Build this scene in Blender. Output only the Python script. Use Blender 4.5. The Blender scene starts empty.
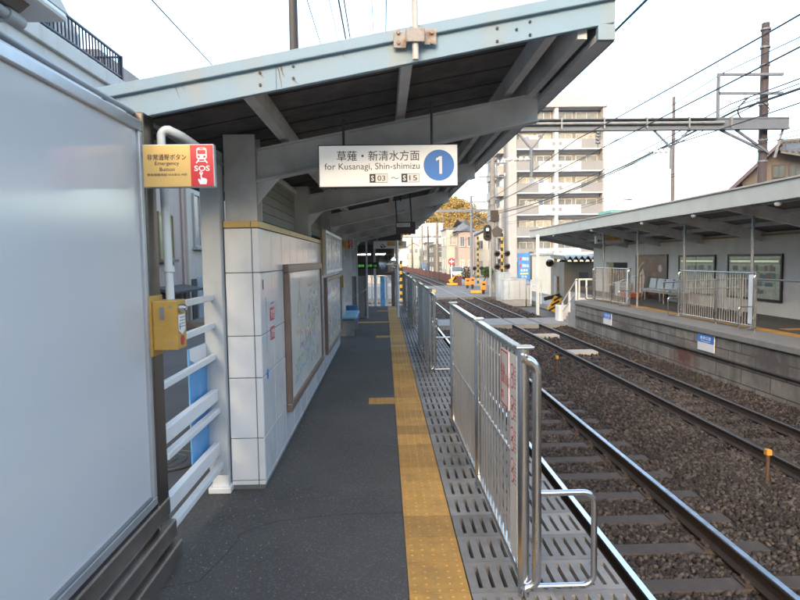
import bpy, math, random
import numpy as np
from mathutils import Vector, Matrix
random.seed(7)
S = bpy.context.scene
COL = S.collection
rad = math.radians
V = Vector

# ------------------------------------------------------------------ camera
CAM_H = 1.644
yaw, pitch, roll = rad(1.44), rad(3.83), rad(0.86)
fw = V((math.sin(yaw)*math.cos(pitch), math.cos(yaw)*math.cos(pitch), -math.sin(pitch)))
rt = V((math.cos(yaw), -math.sin(yaw), 0)); up = rt.cross(fw)
r2 = rt*math.cos(roll) - up*math.sin(roll)
u2 = up*math.cos(roll) + rt*math.sin(roll)
cam = bpy.data.cameras.new('camera'); cam.sensor_width = 36; cam.lens = 598/800*36
cam.clip_start = .05; cam.clip_end = 5000
co = bpy.data.objects.new('camera', cam); COL.objects.link(co); S.camera = co
Rm = Matrix((r2, u2, -fw)).transposed()
co.matrix_world = Matrix.Translation((0, 0, CAM_H)) @ Rm.to_4x4()
def at(px, py, Y):
    "point of the scene seen at photo pixel (800x600), at distance Y along the tracks"
    d = r2*((px-400)/598) + u2*((300-py)/598) + fw
    t = Y/d.y
    return V((0, 0, CAM_H)) + d*t

# ------------------------------------------------------------------ light
SUN_EL, SUN_AZ = rad(12.5), rad(200)          # azimuth of the sun seen from the camera, clockwise from +Y
sdir = V((math.sin(SUN_AZ)*math.cos(SUN_EL), math.cos(SUN_AZ)*math.cos(SUN_EL), math.sin(SUN_EL)))
w = bpy.data.worlds.new('World'); S.world = w; w.use_nodes = True
wn = w.node_tree
sky = wn.nodes.new('ShaderNodeTexSky'); sky.sky_type = 'NISHITA'; sky.sun_disc = False
sky.sun_elevation = SUN_EL; sky.sun_rotation = SUN_AZ
sky.air_density = 1.0; sky.dust_density = 4.2; sky.ozone_density = 0.75
bg = wn.nodes['Background']; bg.inputs['Strength'].default_value = .15
wn.links.new(sky.outputs[0], bg.inputs[0])
sl = bpy.data.lights.new('sun', 'SUN'); sl.energy = 2.0; sl.angle = rad(.5); sl.color = (1, .82, .62)
so = bpy.data.objects.new('sun', sl); COL.objects.link(so)
so.rotation_euler = (-sdir).to_track_quat('-Z', 'Y').to_euler(); so.location = (0, -20, 30)
S.view_settings.view_transform = 'Standard'; S.view_settings.look = 'None'
S.view_settings.exposure = 2.85; S.view_settings.gamma = 1; S.view_settings.use_curve_mapping = False
S.cycles.max_bounces = 12; S.cycles.diffuse_bounces = 8; S.cycles.use_denoising = True

# ------------------------------------------------------------------ materials
MATS = {}
def mat(name, col, rough=.6, metal=0., var=.2, scale=3., bump=0., bscale=60., spec=.5, stain=None, samt=.5, sscale=2.5,
        streak=False, emit=None, es=1., coat=0.):
    if name in MATS: return MATS[name]
    m = bpy.data.materials.new(name); m.use_nodes = True; MATS[name] = m
    nt = m.node_tree; N = nt.nodes; L = nt.links; b = N['Principled BSDF']
    b.inputs['Roughness'].default_value = rough; b.inputs['Metallic'].default_value = metal
    b.inputs['Specular IOR Level'].default_value = spec
    if coat: b.inputs['Coat Weight'].default_value = coat; b.inputs['Coat Roughness'].default_value = .08
    tc = N.new('ShaderNodeTexCoord')
    nz = N.new('ShaderNodeTexNoise'); nz.inputs['Scale'].default_value = scale; nz.inputs['Detail'].default_value = 6
    nz.inputs['Roughness'].default_value = .65
    L.new(tc.outputs['Object'], nz.inputs['Vector'])
    mr = N.new('ShaderNodeMapRange'); mr.inputs[1].default_value = .3; mr.inputs[2].default_value = .7
    mr.inputs[3].default_value = 1-var; mr.inputs[4].default_value = 1+var
    L.new(nz.outputs[0], mr.inputs[0])
    mx = N.new('ShaderNodeVectorMath'); mx.operation = 'SCALE'
    mx.inputs[0].default_value = col[:3]; L.new(mr.outputs[0], mx.inputs['Scale'])
    out = mx.outputs[0]
    if stain:
        mp = N.new('ShaderNodeMapping'); L.new(tc.outputs['Object'], mp.inputs[0])
        if streak: mp.inputs['Scale'].default_value = (3, 3, .35)
        n2 = N.new('ShaderNodeTexNoise'); n2.inputs['Scale'].default_value = sscale; n2.inputs['Detail'].default_value = 8
        L.new(mp.outputs[0], n2.inputs['Vector'])
        m2 = N.new('ShaderNodeMapRange'); m2.inputs[1].default_value = .5; m2.inputs[2].default_value = .72
        m2.inputs[3].default_value = 0; m2.inputs[4].default_value = samt; L.new(n2.outputs[0], m2.inputs[0])
        mi = N.new('ShaderNodeMix'); mi.data_type = 'RGBA'; L.new(m2.outputs[0], mi.inputs[0])
        L.new(out, mi.inputs[6]); mi.inputs[7].default_value = (*stain[:3], 1); out = mi.outputs[2]
    L.new(out, b.inputs['Base Color'])
    rv = N.new('ShaderNodeMapRange'); rv.inputs[3].default_value = max(.02, rough-.1); rv.inputs[4].default_value = min(1, rough+.12)
    L.new(nz.outputs[0], rv.inputs[0]); L.new(rv.outputs[0], b.inputs['Roughness'])
    if bump:
        n3 = N.new('ShaderNodeTexNoise'); n3.inputs['Scale'].default_value = bscale; n3.inputs['Detail'].default_value = 4
        L.new(tc.outputs['Object'], n3.inputs['Vector'])
        bp = N.new('ShaderNodeBump'); bp.inputs['Strength'].default_value = bump; bp.inputs['Distance'].default_value = .02
        L.new(n3.outputs[0], bp.inputs['Height']); L.new(bp.outputs[0], b.inputs['Normal'])
    if emit:
        b.inputs['Emission Color'].default_value = (*emit[:3], 1); b.inputs['Emission Strength'].default_value = es
    return m
def nodes_of(m): return m.node_tree.nodes, m.node_tree.links, m.node_tree.nodes['Principled BSDF']

STEEL = mat('stainless_steel', (.60, .60, .60), .24, 1, .04, 3)
BARS = mat('railing_bars', (.52, .52, .52), .34, .85, .05, 3)
POSTD = mat('dark_mirroring_stainless', (.17, .155, .14), .35, 1, .12, 3)  # steel colour darkened to paint in the dark reflection on the board post
STEEL_DULL = mat('brushed_stainless', (.42, .39, .36), .38, 1, .15, 5)
ALU = mat('aluminium', (.55, .57, .60), .4, .7, .1, 6)
GALV = mat('galvanised_steel', (.28, .29, .30), .5, .5, .2, 8)
WHITE = mat('white_paint', (.74, .76, .77), .4, 0, .06, 5, stain=(.35, .31, .26), samt=.35)
LGREY = mat('light_grey_paint', (.44, .48, .515), .5, 0, .1, 3, stain=(.3, .28, .25), samt=.3)
BEAM = mat('grey_beam_paint', (.63, .635, .63), .55, 0, .12, 4, stain=(.16, .13, .11), samt=.4)
FASCIA = mat('pale_blue_paint', (.25, .37, .47), .5, 0, .06, 3, stain=(.42, .33, .22), samt=.55, sscale=1.6, streak=True)
RUST = mat('rusted_steel', (.27, .12, .06), .85, 0, .4, 25, bump=.3)
RAILSIDE = mat('rail_side_rust', (.030, .02, .016), .8, 0, .4, 30, bump=.2)
RAILTOP = mat('polished_rail_head', (.62, .64, .68), .22, 1, .1, 10)
RAILTOP2 = mat('canopy_toned_rail_head', (.22, .17, .14), .45, 1, .2, 10)  # brown tone painted in for the canopy mirrored by the far rail heads
BLACK = mat('black_plastic', (.015, .015, .016), .5)
DARK = mat('dark_grey_paint', (.05, .052, .055), .6, 0, .2)
YELLOW = mat('yellow_paint', (.52, .31, .07), .45, 0, .15, 8, stain=(.25, .14, .04), samt=.4)
SIGNYEL = mat('sign_yellow', (.70, .46, .15), .35, 0, .03)
SIGNRED = mat('sign_red', (.58, .03, .045), .35, 0, .04)
BACKLIT = mat('backlit_sign_face', (.74,.74,.73), .35, 0, .03, emit=(1,1,.98), es=.035)
SIGNWHITE = mat('sign_white', (.74, .74, .73), .35, 0, .03)
SIGNBLUE = mat('sign_blue', (.045, .20, .62), .35, 0, .04)
INK = mat('sign_ink', (.035, .03, .03), .5, 0, .05)
INKWHITE = mat('sign_white_ink', (.82, .82, .82), .5, 0, .02)
INKRED = mat('sign_red_ink', (.50, .05, .06), .5, 0, .1)
INKGREY = mat('sign_grey_ink', (.30, .31, .33), .5, 0, .1)
BLUEPL = mat('faded_blue_board', (.10, .34, .66), .45, 0, .12, 3, stain=(.45, .58, .72), samt=.6, sscale=5)
CONC = mat('concrete', (.30, .29, .28), .85, 0, .2, 3, bump=.15, stain=(.13, .12, .115), samt=.6, sscale=1.2)
ORANGE = mat('orange_paint', (.75, .22, .03), .45, 0, .08)
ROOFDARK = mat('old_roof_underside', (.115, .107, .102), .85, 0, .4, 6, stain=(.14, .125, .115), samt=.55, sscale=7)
GLASS = mat('window_glass', (.10, .12, .14), .08, 0, .3, 1.5, spec=.9)
CURTAIN = mat('curtained_glass', (.36, .36, .34), .12, 0, .25, 2, spec=.8)
TUBE = mat('lit_tube', (.9, .9, .85), .5, emit=(1, .95, .85), es=1.2)
LEDG = mat('green_led', (.02, .1, .02), .5, emit=(.15, .9, .08), es=.09)
LEDS = mat('green_signal_lamp', (.2, .6, .5), .4, emit=(.25, 1, .75), es=2.5)
BROWNFR = mat('bronze_frame', (.24, .175, .145), .4, .4, .12, 6)
TILE = mat('white_glazed_tile', (.73, .75, .77), .2, 0, .05, 2, coat=.4, stain=(.40, .41, .42), samt=.35, sscale=3)
GROUT = mat('grout', (.15,.148,.145), .9, 0, .15, 10)
COPING = mat('ochre_coping_tile', (.60, .42, .16), .3, 0, .06, 4)

# asphalt with specks, patches and hairline cracks
ASPH = mat('asphalt', (.075, .068, .062), .85, 0, .25, 1.1, bump=.25, bscale=240)
def specks(m, thr=.76, amt=.5, sc=120):
    N, L, b = nodes_of(m)
    tc = N.new('ShaderNodeTexCoord'); vo = N.new('ShaderNodeTexVoronoi'); vo.inputs['Scale'].default_value = sc
    L.new(tc.outputs['Object'], vo.inputs['Vector'])
    sep = N.new('ShaderNodeSeparateColor'); L.new(vo.outputs['Color'], sep.inputs[0])
    mr = N.new('ShaderNodeMapRange'); mr.inputs[1].default_value = thr; mr.inputs[2].default_value = 1; mr.inputs[4].default_value = amt
    L.new(sep.outputs[0], mr.inputs[0])
    mi = N.new('ShaderNodeMix'); mi.data_type = 'RGBA'
    old = b.inputs['Base Color'].links[0].from_socket
    L.new(mr.outputs[0], mi.inputs[0]); L.new(old, mi.inputs[6]); mi.inputs[7].default_value = (.17, .17, .175, 1)
    L.new(mi.outputs[2], b.inputs['Base Color'])
specks(ASPH)
ROAD = mat('road_asphalt', (.10, .10, .10), .85, 0, .25, .6, bump=.3, bscale=120)

def tint_cells(m, cell, amt, axis=(1, 1, 0)):
    "multiply the colour by a random value per paving unit"
    N, L, b = nodes_of(m)
    tc = N.new('ShaderNodeTexCoord'); sn = N.new('ShaderNodeVectorMath'); sn.operation = 'SNAP'
    sn.inputs[1].default_value = cell
    L.new(tc.outputs['Object'], sn.inputs[0])
    wn_ = N.new('ShaderNodeTexWhiteNoise'); L.new(sn.outputs[0], wn_.inputs['Vector'])
    mr = N.new('ShaderNodeMapRange'); mr.inputs[3].default_value = 1-amt; mr.inputs[4].default_value = 1+amt
    L.new(wn_.outputs['Value'], mr.inputs[0])
    old = b.inputs['Base Color'].links[0].from_socket
    sc = N.new('ShaderNodeVectorMath'); sc.operation = 'SCALE'; L.new(old, sc.inputs[0]); L.new(mr.outputs[0], sc.inputs['Scale'])
    L.new(sc.outputs[0], b.inputs['Base Color'])
TACT = mat('tactile_tile', (.49, .262, .065), .7, 0, .14, 12, bump=.1, bscale=200, stain=(.26, .15, .055), samt=.45, sscale=5)
tint_cells(TACT, (50, .3, 50), .2)
SLAB = mat('slotted_slab', (.235, .22, .205), .75, 0, .2, 6, bump=.12, bscale=150, stain=(.13, .125, .12), samt=.5, sscale=2)
tint_cells(SLAB, (.4, .3, 50), .22)

def island_mat(name, c0, c1, c2, rough=.9, hi=.9):
    m = bpy.data.materials.new(name); m.use_nodes = True; N, L, b = nodes_of(m)
    g = N.new('ShaderNodeNewGeometry'); r = N.new('ShaderNodeValToRGB')
    r.color_ramp.elements[0].color = (*c0, 1); r.color_ramp.elements[1].color = (*c2, 1)
    e = r.color_ramp.elements.new(.55); e.color = (*c1, 1)
    L.new(g.outputs['Random Per Island'], r.inputs[0])
    tc = N.new('ShaderNodeTexCoord'); nz = N.new('ShaderNodeTexNoise'); nz.inputs['Scale'].default_value = .7; nz.inputs['Detail'].default_value = 5
    L.new(tc.outputs['Object'], nz.inputs['Vector'])
    mr = N.new('ShaderNodeMapRange'); mr.inputs[1].default_value = .3; mr.inputs[2].default_value = .7; mr.inputs[3].default_value = .65; mr.inputs[4].default_value = 1.35
    L.new(nz.outputs[0], mr.inputs[0])
    sc = N.new('ShaderNodeVectorMath'); sc.operation = 'SCALE'; L.new(r.outputs[0], sc.inputs[0]); L.new(mr.outputs[0], sc.inputs['Scale'])
    L.new(sc.outputs[0], b.inputs['Base Color']); b.inputs['Roughness'].default_value = rough
    return m
STONE = island_mat('ballast_stone', (.018, .013, .010), (.037, .027, .022), (.098, .079, .068))
LEAFOR = island_mat('autumn_leaves', (.035, .045, .012), (.11, .072, .015), (.19, .10, .022), .8)
LEAFGR = island_mat('green_leaves', (.02, .05, .012), (.045, .085, .02), (.08, .12, .03), .7)
BED = mat('ballast_bed', (.034, .025, .02), .95, 0, .45, 8, bump=1., bscale=26)

# concrete block wall with courses
def block_mat(name, col, w_, h_, mort=.012, ax='Y', dark=.25, stain=None):
    m = mat(name, col, .85, 0, .38, 2.6, bump=.2, stain=stain or (.10, .095, .09), samt=.75, sscale=1.1, streak=True)
    N, L, b = nodes_of(m)
    tc = N.new('ShaderNodeTexCoord'); sp = N.new('ShaderNodeSeparateXYZ'); L.new(tc.outputs['Object'], sp.inputs[0])
    cb = N.new('ShaderNodeCombineXYZ'); L.new(sp.outputs[ax], cb.inputs[0]); L.new(sp.outputs['Z'], cb.inputs[1])
    br = N.new('ShaderNodeTexBrick'); br.inputs['Scale'].default_value = 1; br.inputs['Brick Width'].default_value = w_
    br.inputs['Row Height'].default_value = h_; br.inputs['Mortar Size'].default_value = mort; br.inputs['Mortar Smooth'].default_value = .2
    br.inputs['Color1'].default_value = (.8, .8, .8, 1); br.inputs['Color2'].default_value = (1.15, 1.13, 1.1, 1)
    br.inputs['Mortar'].default_value = (dark, dark, dark, 1)
    L.new(cb.outputs[0], br.inputs['Vector'])
    old = b.inputs['Base Color'].links[0].from_socket
    mu = N.new('ShaderNodeVectorMath'); mu.operation = 'MULTIPLY'; L.new(old, mu.inputs[0]); L.new(br.outputs[0], mu.inputs[1])
    L.new(mu.outputs[0], b.inputs['Base Color'])
    return m
def rust_spot(m, c, r, colr):
    N, L, b = nodes_of(m)
    tc = N.new('ShaderNodeTexCoord'); nz = N.new('ShaderNodeTexNoise'); nz.inputs['Scale'].default_value = 6; L.new(tc.outputs['Object'], nz.inputs['Vector'])
    mp = N.new('ShaderNodeMapping'); mp.vector_type = 'TEXTURE'; mp.inputs['Location'].default_value = c; mp.inputs['Scale'].default_value = r
    L.new(tc.outputs['Object'], mp.inputs[0]); g = N.new('ShaderNodeTexGradient'); g.gradient_type = 'SPHERICAL'; L.new(mp.outputs[0], g.inputs[0])
    mu = N.new('ShaderNodeMath'); mu.operation = 'MULTIPLY'; L.new(g.outputs[1], mu.inputs[0]); L.new(nz.outputs[0], mu.inputs[1])
    m2 = N.new('ShaderNodeMath'); m2.operation = 'MULTIPLY'; m2.use_clamp = True; L.new(mu.outputs[0], m2.inputs[0]); m2.inputs[1].default_value = 2.6
    mi = N.new('ShaderNodeMix'); mi.data_type = 'RGBA'; L.new(m2.outputs[0], mi.inputs[0]); L.new(b.inputs['Base Color'].links[0].from_socket, mi.inputs[6]); mi.inputs[7].default_value = (*colr, 1)
    L.new(mi.outputs[2], b.inputs['Base Color'])
BLOCK = block_mat('concrete_block_wall', (.205, .19, .175), .9, .3)

rust_spot(BLOCK, (0, 6.75, .48), (1, .75, .42), (.13, .06, .045)); rust_spot(BLOCK, (0, 10.2, .8), (1, .8, .4), (.10, .085, .075)); rust_spot(BLOCK, (0, 3.6, .9), (1, 1.2, .35), (.09, .08, .075))

# ------------------------------------------------------------------ mesh helpers
ORG = {}
class M:
    def __init__(s): s.v = []; s.f = []; s.mi = []; s.cur = 0
    def add(s, vs, fs):
        n = len(s.v); s.v += [tuple(p) for p in vs]; s.f += [tuple(i+n for i in f) for f in fs]; s.mi += [s.cur]*len(fs); return s
    def box(s, x0, x1, y0, y1, z0, z1):
        return s.add([(x0,y0,z0),(x1,y0,z0),(x1,y1,z0),(x0,y1,z0),(x0,y0,z1),(x1,y0,z1),(x1,y1,z1),(x0,y1,z1)],
              [(0,3,2,1),(4,5,6,7),(0,1,5,4),(1,2,6,5),(2,3,7,6),(3,0,4,7)])
    def hexa(s, p):   # eight points: bottom ring then top ring
        return s.add(p, [(0,3,2,1),(4,5,6,7),(0,1,5,4),(1,2,6,5),(2,3,7,6),(3,0,4,7)])
    def bar(s, a, b, w_, h_, upv=(0,0,1)):
        a, b = V(a), V(b); d = (b-a).normalized(); u = V(upv)
        if abs(d.dot(u)) > .98: u = V((0,1,0))
        r = d.cross(u).normalized()*w_/2; u = r.normalized().cross(d)*h_/2
        return s.hexa([a-r-u, a+r-u, b+r-u, b-r-u, a-r+u, a+r+u, b+r+u, b-r+u])
    def tube(s, pts, r, n=10, cap=True):
        pts = [V(p) for p in pts]; rs = r if isinstance(r, (list, tuple)) else [r]*len(pts)
        vs = []; prev = None
        for i, p in enumerate(pts):
            d = (pts[min(i+1, len(pts)-1)]-pts[max(i-1, 0)]).normalized()
            if prev is None:
                u = V((0,0,1)) if abs(d.z) < .9 else V((1,0,0))
                a = d.cross(u).normalized()
            else: a = (prev - d*prev.dot(d)).normalized()
            prev = a; b = d.cross(a)
            for k in range(n):
                t = 2*math.pi*k/n; vs.append(p + (a*math.cos(t)+b*math.sin(t))*rs[i])
        fs = []
        for i in range(len(pts)-1):
            for k in range(n): fs.append((i*n+k, i*n+(k+1)%n, (i+1)*n+(k+1)%n, (i+1)*n+k))
        if cap: fs.append(tuple(range(n-1, -1, -1))); fs.append(tuple(range((len(pts)-1)*n, len(pts)*n)))
        return s.add(vs, fs)
    def prism(s, poly, vec):   # closed 3-D polygon swept by vec
        n = len(poly); vec = V(vec); vs = [V(p) for p in poly]+[V(p)+vec for p in poly]
        return s.add(vs, [tuple(range(n-1,-1,-1)), tuple(range(n,2*n))]+[(i,(i+1)%n,n+(i+1)%n,n+i) for i in range(n)])
    def ball(s, c, r, nu=12, nv=8):
        c = V(c); rx = r if isinstance(r, (tuple, list)) else (r, r, r); vs = []; fs = []
        for j in range(nv+1):
            for i in range(nu):
                t = math.pi*j/nv; p = 2*math.pi*i/nu
                vs.append(c+V((rx[0]*math.sin(t)*math.cos(p), rx[1]*math.sin(t)*math.sin(p), rx[2]*math.cos(t))))
        for j in range(nv):
            for i in range(nu): fs.append((j*nu+i, (j+1)*nu+i, (j+1)*nu+(i+1)%nu, j*nu+(i+1)%nu))
        return s.add(vs, fs)
    def build(s, name, m, parent=None, smooth=False, bevel=0, org=None):
        me = bpy.data.meshes.new(name)
        if parent is not None: o_ = ORG[parent.name]
        elif org is not None: o_ = V(org)
        else:
            a = np.array(s.v); lo, hi = a.min(0), a.max(0); o_ = V(((lo[0]+hi[0])/2, (lo[1]+hi[1])/2, lo[2]))
        me.from_pydata([V(p)-o_ for p in s.v], [], s.f)
        ms = m if isinstance(m, (list, tuple)) else [m]
        for x in ms: me.materials.append(x)
        me.polygons.foreach_set('material_index', s.mi)
        if smooth: me.shade_smooth(); 
        me.update()
        ob = bpy.data.objects.new(name, me); COL.objects.link(ob); ORG[ob.name] = o_
        if parent is not None: ob.parent = parent
        else: ob.location = o_
        if smooth: me.set_sharp_from_angle(angle=rad(40))
        if bevel:
            b = ob.modifiers.new('bevel', 'BEVEL'); b.width = bevel; b.segments = 2; b.limit_method = 'ANGLE'; b.angle_limit = rad(50)
        return ob
class Sheet:
    "a flat sign face: 2-D shapes laid on a plane, each a thin raised layer"
    def __init__(s, centre, right, upv): s.c = V(centre); s.r = V(right).normalized(); s.u = V(upv).normalized(); s.n = s.r.cross(s.u); s.m = {}; s.k = 0
    def p(s, x, y, d=0): return s.c+s.r*x+s.u*y+s.n*d
    def mm(s, m):
        return s.m.setdefault(m.name, (M(), m))[0]
    def poly(s, m, pts, lvl=1):
        s.k += 1; s.mm(m).prism([s.p(x, y, .0012*lvl+9e-6*s.k) for x, y in pts], s.n*.0012); return s   # each shape a hair above the last
    def rect(s, m, cx, cy, w_, h_, lvl=1): return s.poly(m, [(cx-w_/2,cy-h_/2),(cx+w_/2,cy-h_/2),(cx+w_/2,cy+h_/2),(cx-w_/2,cy+h_/2)], lvl)
    def disc(s, m, cx, cy, r, lvl=1, ry=None, n=32): return s.poly(m, [(cx+r*math.cos(2*math.pi*k/n), cy+(ry or r)*math.sin(2*math.pi*k/n)) for k in range(n)], lvl)
    def line(s, m, pts, w_, lvl=1):
        for (x0,y0),(x1,y1) in zip(pts, pts[1:]):
            l = math.hypot(x1-x0,y1-y0) or 1; nx, ny = -(y1-y0)/l*w_/2, (x1-x0)/l*w_/2
            s.poly(m, [(x0-nx,y0-ny),(x1-nx,y1-ny),(x1+nx,y1+ny),(x0+nx,y0+ny)], lvl)
        return s
    def text(s, m, t, cx, cy, w_, h_, lvl=2, bold=0., rot=0):
        cu = bpy.data.curves.new('t', 'FONT'); cu.body = t; cu.size = 1; cu.resolution_u = 3; cu.offset = bold
        ob = bpy.data.objects.new('t', cu); COL.objects.link(ob)
        dg = bpy.context.evaluated_depsgraph_get(); me = bpy.data.meshes.new_from_object(ob.evaluated_get(dg))
        bpy.data.objects.remove(ob); bpy.data.curves.remove(cu)
        a = [(v.co.x, v.co.y) for v in me.vertices]
        if not a: return s
        x0, x1 = min(p[0] for p in a), max(p[0] for p in a); y0, y1 = min(p[1] for p in a), max(p[1] for p in a)
        vs = []; s.k += 1; lvl = lvl+9e-6*s.k/.0012
        for x, y in a:
            X_, Y_ = ((x-x0)/(x1-x0)-.5), ((y-y0)/(y1-y0)-.5)
            if rot == 0: vs.append(s.p(cx+X_*w_, cy+Y_*h_, .0012*(lvl+1)))
            elif rot == 90: vs.append(s.p(cx-Y_*w_, cy+X_*h_, .0012*(lvl+1)))
            else: vs.append(s.p(cx+Y_*w_, cy-X_*h_, .0012*(lvl+1)))
        s.mm(m).add(vs, [tuple(p.vertices) for p in me.polygons]); bpy.data.meshes.remove(me); return s
    def build(s, parent, names):
        for k, (m_, mt) in s.m.items(): m_.build(names.get(k, 'marking'), mt, parent)
SHN = {'sign_ink': 'lettering', 'sign_white_ink': 'white_lettering', 'sign_red_ink': 'red_lettering', 'sign_blue': 'blue_panel', 'backlit_sign_face': 'white_panel',
       'sign_red': 'red_panel', 'sign_yellow': 'yellow_panel', 'sign_white': 'white_panel', 'sign_grey_ink': 'grey_lettering'}
def thing(name, label, cat, loc, group=None):
    o = bpy.data.objects.new(name, None); COL.objects.link(o); o.location = loc; o.empty_display_size = .2
    ORG[o.name] = V(loc); tag(o, label, cat, group); return o
def tag(o, label, cat, group=None):
    o['label'] = label; o['category'] = cat
    if group: o['group'] = group
    return o
def struct(o): o['kind'] = 'structure'; return o
def stuff(o, label=None, cat=None):
    o['kind'] = 'stuff'
    if label: tag(o, label, cat)
    return o
def copy_tree(o, parent=None, loc=None, rz=None, label=None):
    c = o.copy(); COL.objects.link(c)
    if parent: c.parent = parent
    for ch in list(o.children): copy_tree(ch, c)
    if loc is not None: c.location = loc
    if rz is not None: c.rotation_euler = (0, 0, rz)
    if label: c['label'] = label
    return c
def curve_x(Y):           # the line bends gently to the left beyond the crossing
    return 0 if Y < 42 else -.00016*(Y-42)**2
# ------------------------------------------------------------------ ground, street, platforms, track bed
RT = -.90                 # rail head level; platform surface is z = 0
struct(M().add([(-900,-900,-1.25),(900,-900,-1.25),(900,1400,-1.25),(-900,1400,-1.25)], [(0,1,2,3)]).build('ground', mat('ground_soil', (.13,.12,.11), .95, 0, .3, .2)))
# unseen ridge added behind the photographer to keep the low sun off the station
m = M(); n = 60; P = []
for i in range(n+1):
    x = -900+1800*i/n; h = 206+12*math.sin(i*.9)+9*math.sin(i*2.3+1)
    P += [(x, -560, -1.3), (x, -640, h), (x, -900, -1.3)]
F = []
for i in range(n):
    a = i*3; F += [(a, a+3, a+4, a+1), (a+1, a+4, a+5, a+2)]
m.add(P, F); struct(m.build('hill', mat('added_ridge_green', (.05,.07,.03), .9, 0, .4, .05)))

# street on the left, sloping down to the level crossing
m = M(); xs = [-40, -1.38]; ys = [-20, 24, 38, 41]; zs = [-.06, -.06, -.85, -.905]
vs = [(x, y, z) for y, z in zip(ys, zs) for x in xs]
m.add(vs, [(i*2, i*2+1, i*2+3, i*2+2) for i in range(3)]); struct(m.build('street', ROAD))
m = M(); m.box(-60, 60, 40, 58, -1.2, -.906); struct(m.build('crossing_road', mat('crossing_asphalt', (.135,.13,.122), .85, 0, .25, .5, bump=.2)))
m = M(); m.box(-60, 1.0, 58, 75, -1.2, -.93); m.box(7.6, 60, 58, 90, -1.2, -.93); m.box(8.9, 60, 26, 40, -1.2, -.93); struct(m.build('pavement', mat('pale_pavement', (.24,.235,.225), .85, 0, .2, .5)))
# left platform: body, asphalt top
m = M(); m.box(-1.38, .385, -6, 21.4, -1.2, -.14); m.box(.385, 1.12, -6, 21.4, -1.2, -.40); m.box(-1.38, .385, -6, 21.4, -.14, -.012); struct(m.build('platform_base', CONC))
m = M(); m.box(-1.38, .092, -6, 21.4, -.02, 0); struct(m.build('platform', ASPH, org=(0,0,0)))
m = M(); m.add([(-1.38,21.4,0),(1.12,21.4,0),(1.12,32,-.9),(-1.38,32,-.9)], [(0,1,2,3)]); m.add([(-6,21.4,-.07),(-1.38,21.4,-.07),(-1.38,32,-.9),(-6,32,-.9)], [(0,1,2,3)])
struct(m.build('ramp', CONC))
# repaired strip with a wavy edge along the foot of the left wall
m = M(); pts = [(-1.36,2.9),(-.98,3.02),(-.92,3.3),(-.9,3.55),(-.72,3.72),(-.4,3.78),(-.1,3.80),(.09,3.80)]
low = []
for (x0,y0),(x1,y1) in zip(pts, pts[1:]):
    for k in range(4):
        t = k/4; low.append((x0+(x1-x0)*t+random.uniform(-.006,.006), y0+(y1-y0)*t+random.uniform(-.008,.008)))
low.append(pts[-1])
for (x0,y0),(x1,y1) in zip(low, low[1:]): m.bar((x0,y0,-.0008), (x1,y1,-.0008), .005, .003)
struct(m.build('asphalt_crack', mat('crack_tar', (.035,.034,.033), .9)))

# tactile strip: tile bodies with raised domes
m = M()
def dome(m, x, y, z, r=.0115, h=.005):
    vs = []; n = 8
    for k in range(n): t = 2*math.pi*k/n; vs.append((x+r*math.cos(t), y+r*math.sin(t), z))
    for k in range(n): t = 2*math.pi*k/n; vs.append((x+r*.55*math.cos(t), y+r*.55*math.sin(t), z+h))
    m.add(vs, [(k, (k+1)%n, n+(k+1)%n, n+k) for k in range(n)]+[tuple(range(n, 2*n))])
Y0 = 2.833 - .3*30
for i in range(101):
    y = Y0+.3*i
    if y > 21.0 : break
    m.box(.0955, .3945, y+.0025, y+.2975, -.012, .004)
    if 1.8 < y < 11:
        for a in range(5):
            for b in range(5): dome(m, .125+.06*a, y+.03+.06*b, .004)
for y in (6.76, 12.65):
    m.box(-.21, .0935, y, y+.3, -.012, .004)
    for a in range(5):
        for b in range(5): dome(m, -.18+.06*a, y+.03+.06*b, .004)
m.box(-.9, .0935, 15.7, 16.0, -.012, .004); m.box(-.25, .0935, 19.2, 19.5, -.012, .004)
struct(m.build('tactile_paving', TACT, org=(.0955, Y0, 0)))
# slotted edge slabs: real slots over a dark gutter
m = M()
for i in range(100):
    y = Y0+.3*i
    if y > 21.0: break
    m.box(.402, 1.18, y+.003, y+.042, -.06, .002); m.box(.402, 1.18, y+.262, y+.297, -.06, .002)
    x = .402
    for k in range(12):
        x1 = .447+.0625*k
        m.box(x, x1, y+.042, y+.262, -.06, .002); x = x1+.021
    m.box(x, 1.18, y+.042, y+.262, -.06, .002)
struct(m.build('slotted_platform_edge', SLAB, org=(.402, Y0, 0)))
m = M(); m.box(1.12, 1.19, -6, 21.4, -.16, -.06); m.box(1.10,1.125,-6,21.4,-1.2,-.16); struct(m.build('platform_edge_beam', mat('platform_side', (.08,.075,.07), .9, 0, .3, 2)))

# track bed
m = M(); prof = [(1.12,-1.13),(1.4,-1.1),(3.5,-1.095),(3.9,-1.04),(4.3,-1.04),(4.7,-1.095),(6.4,-1.10),(6.7,-1.03),(7.02,-1.0)]
ysb = list(np.linspace(-8, 42, 60)) + list(np.linspace(42, 420, 90))
vs = [(x+curve_x(y) if y > 42 else x, y, z) for y in ysb for x, z in prof]; k = len(prof)
m.add(vs, [(j*k+i, j*k+i+1, (j+1)*k+i+1, (j+1)*k+i) for j in range(len(ysb)-1) for i in range(k-1)])
struct(m.build('track_bed', BED, smooth=True, org=(0,0,0)))
def bedz(x): return np.interp(x, [p[0] for p in prof], [p[1] for p in prof])
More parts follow.
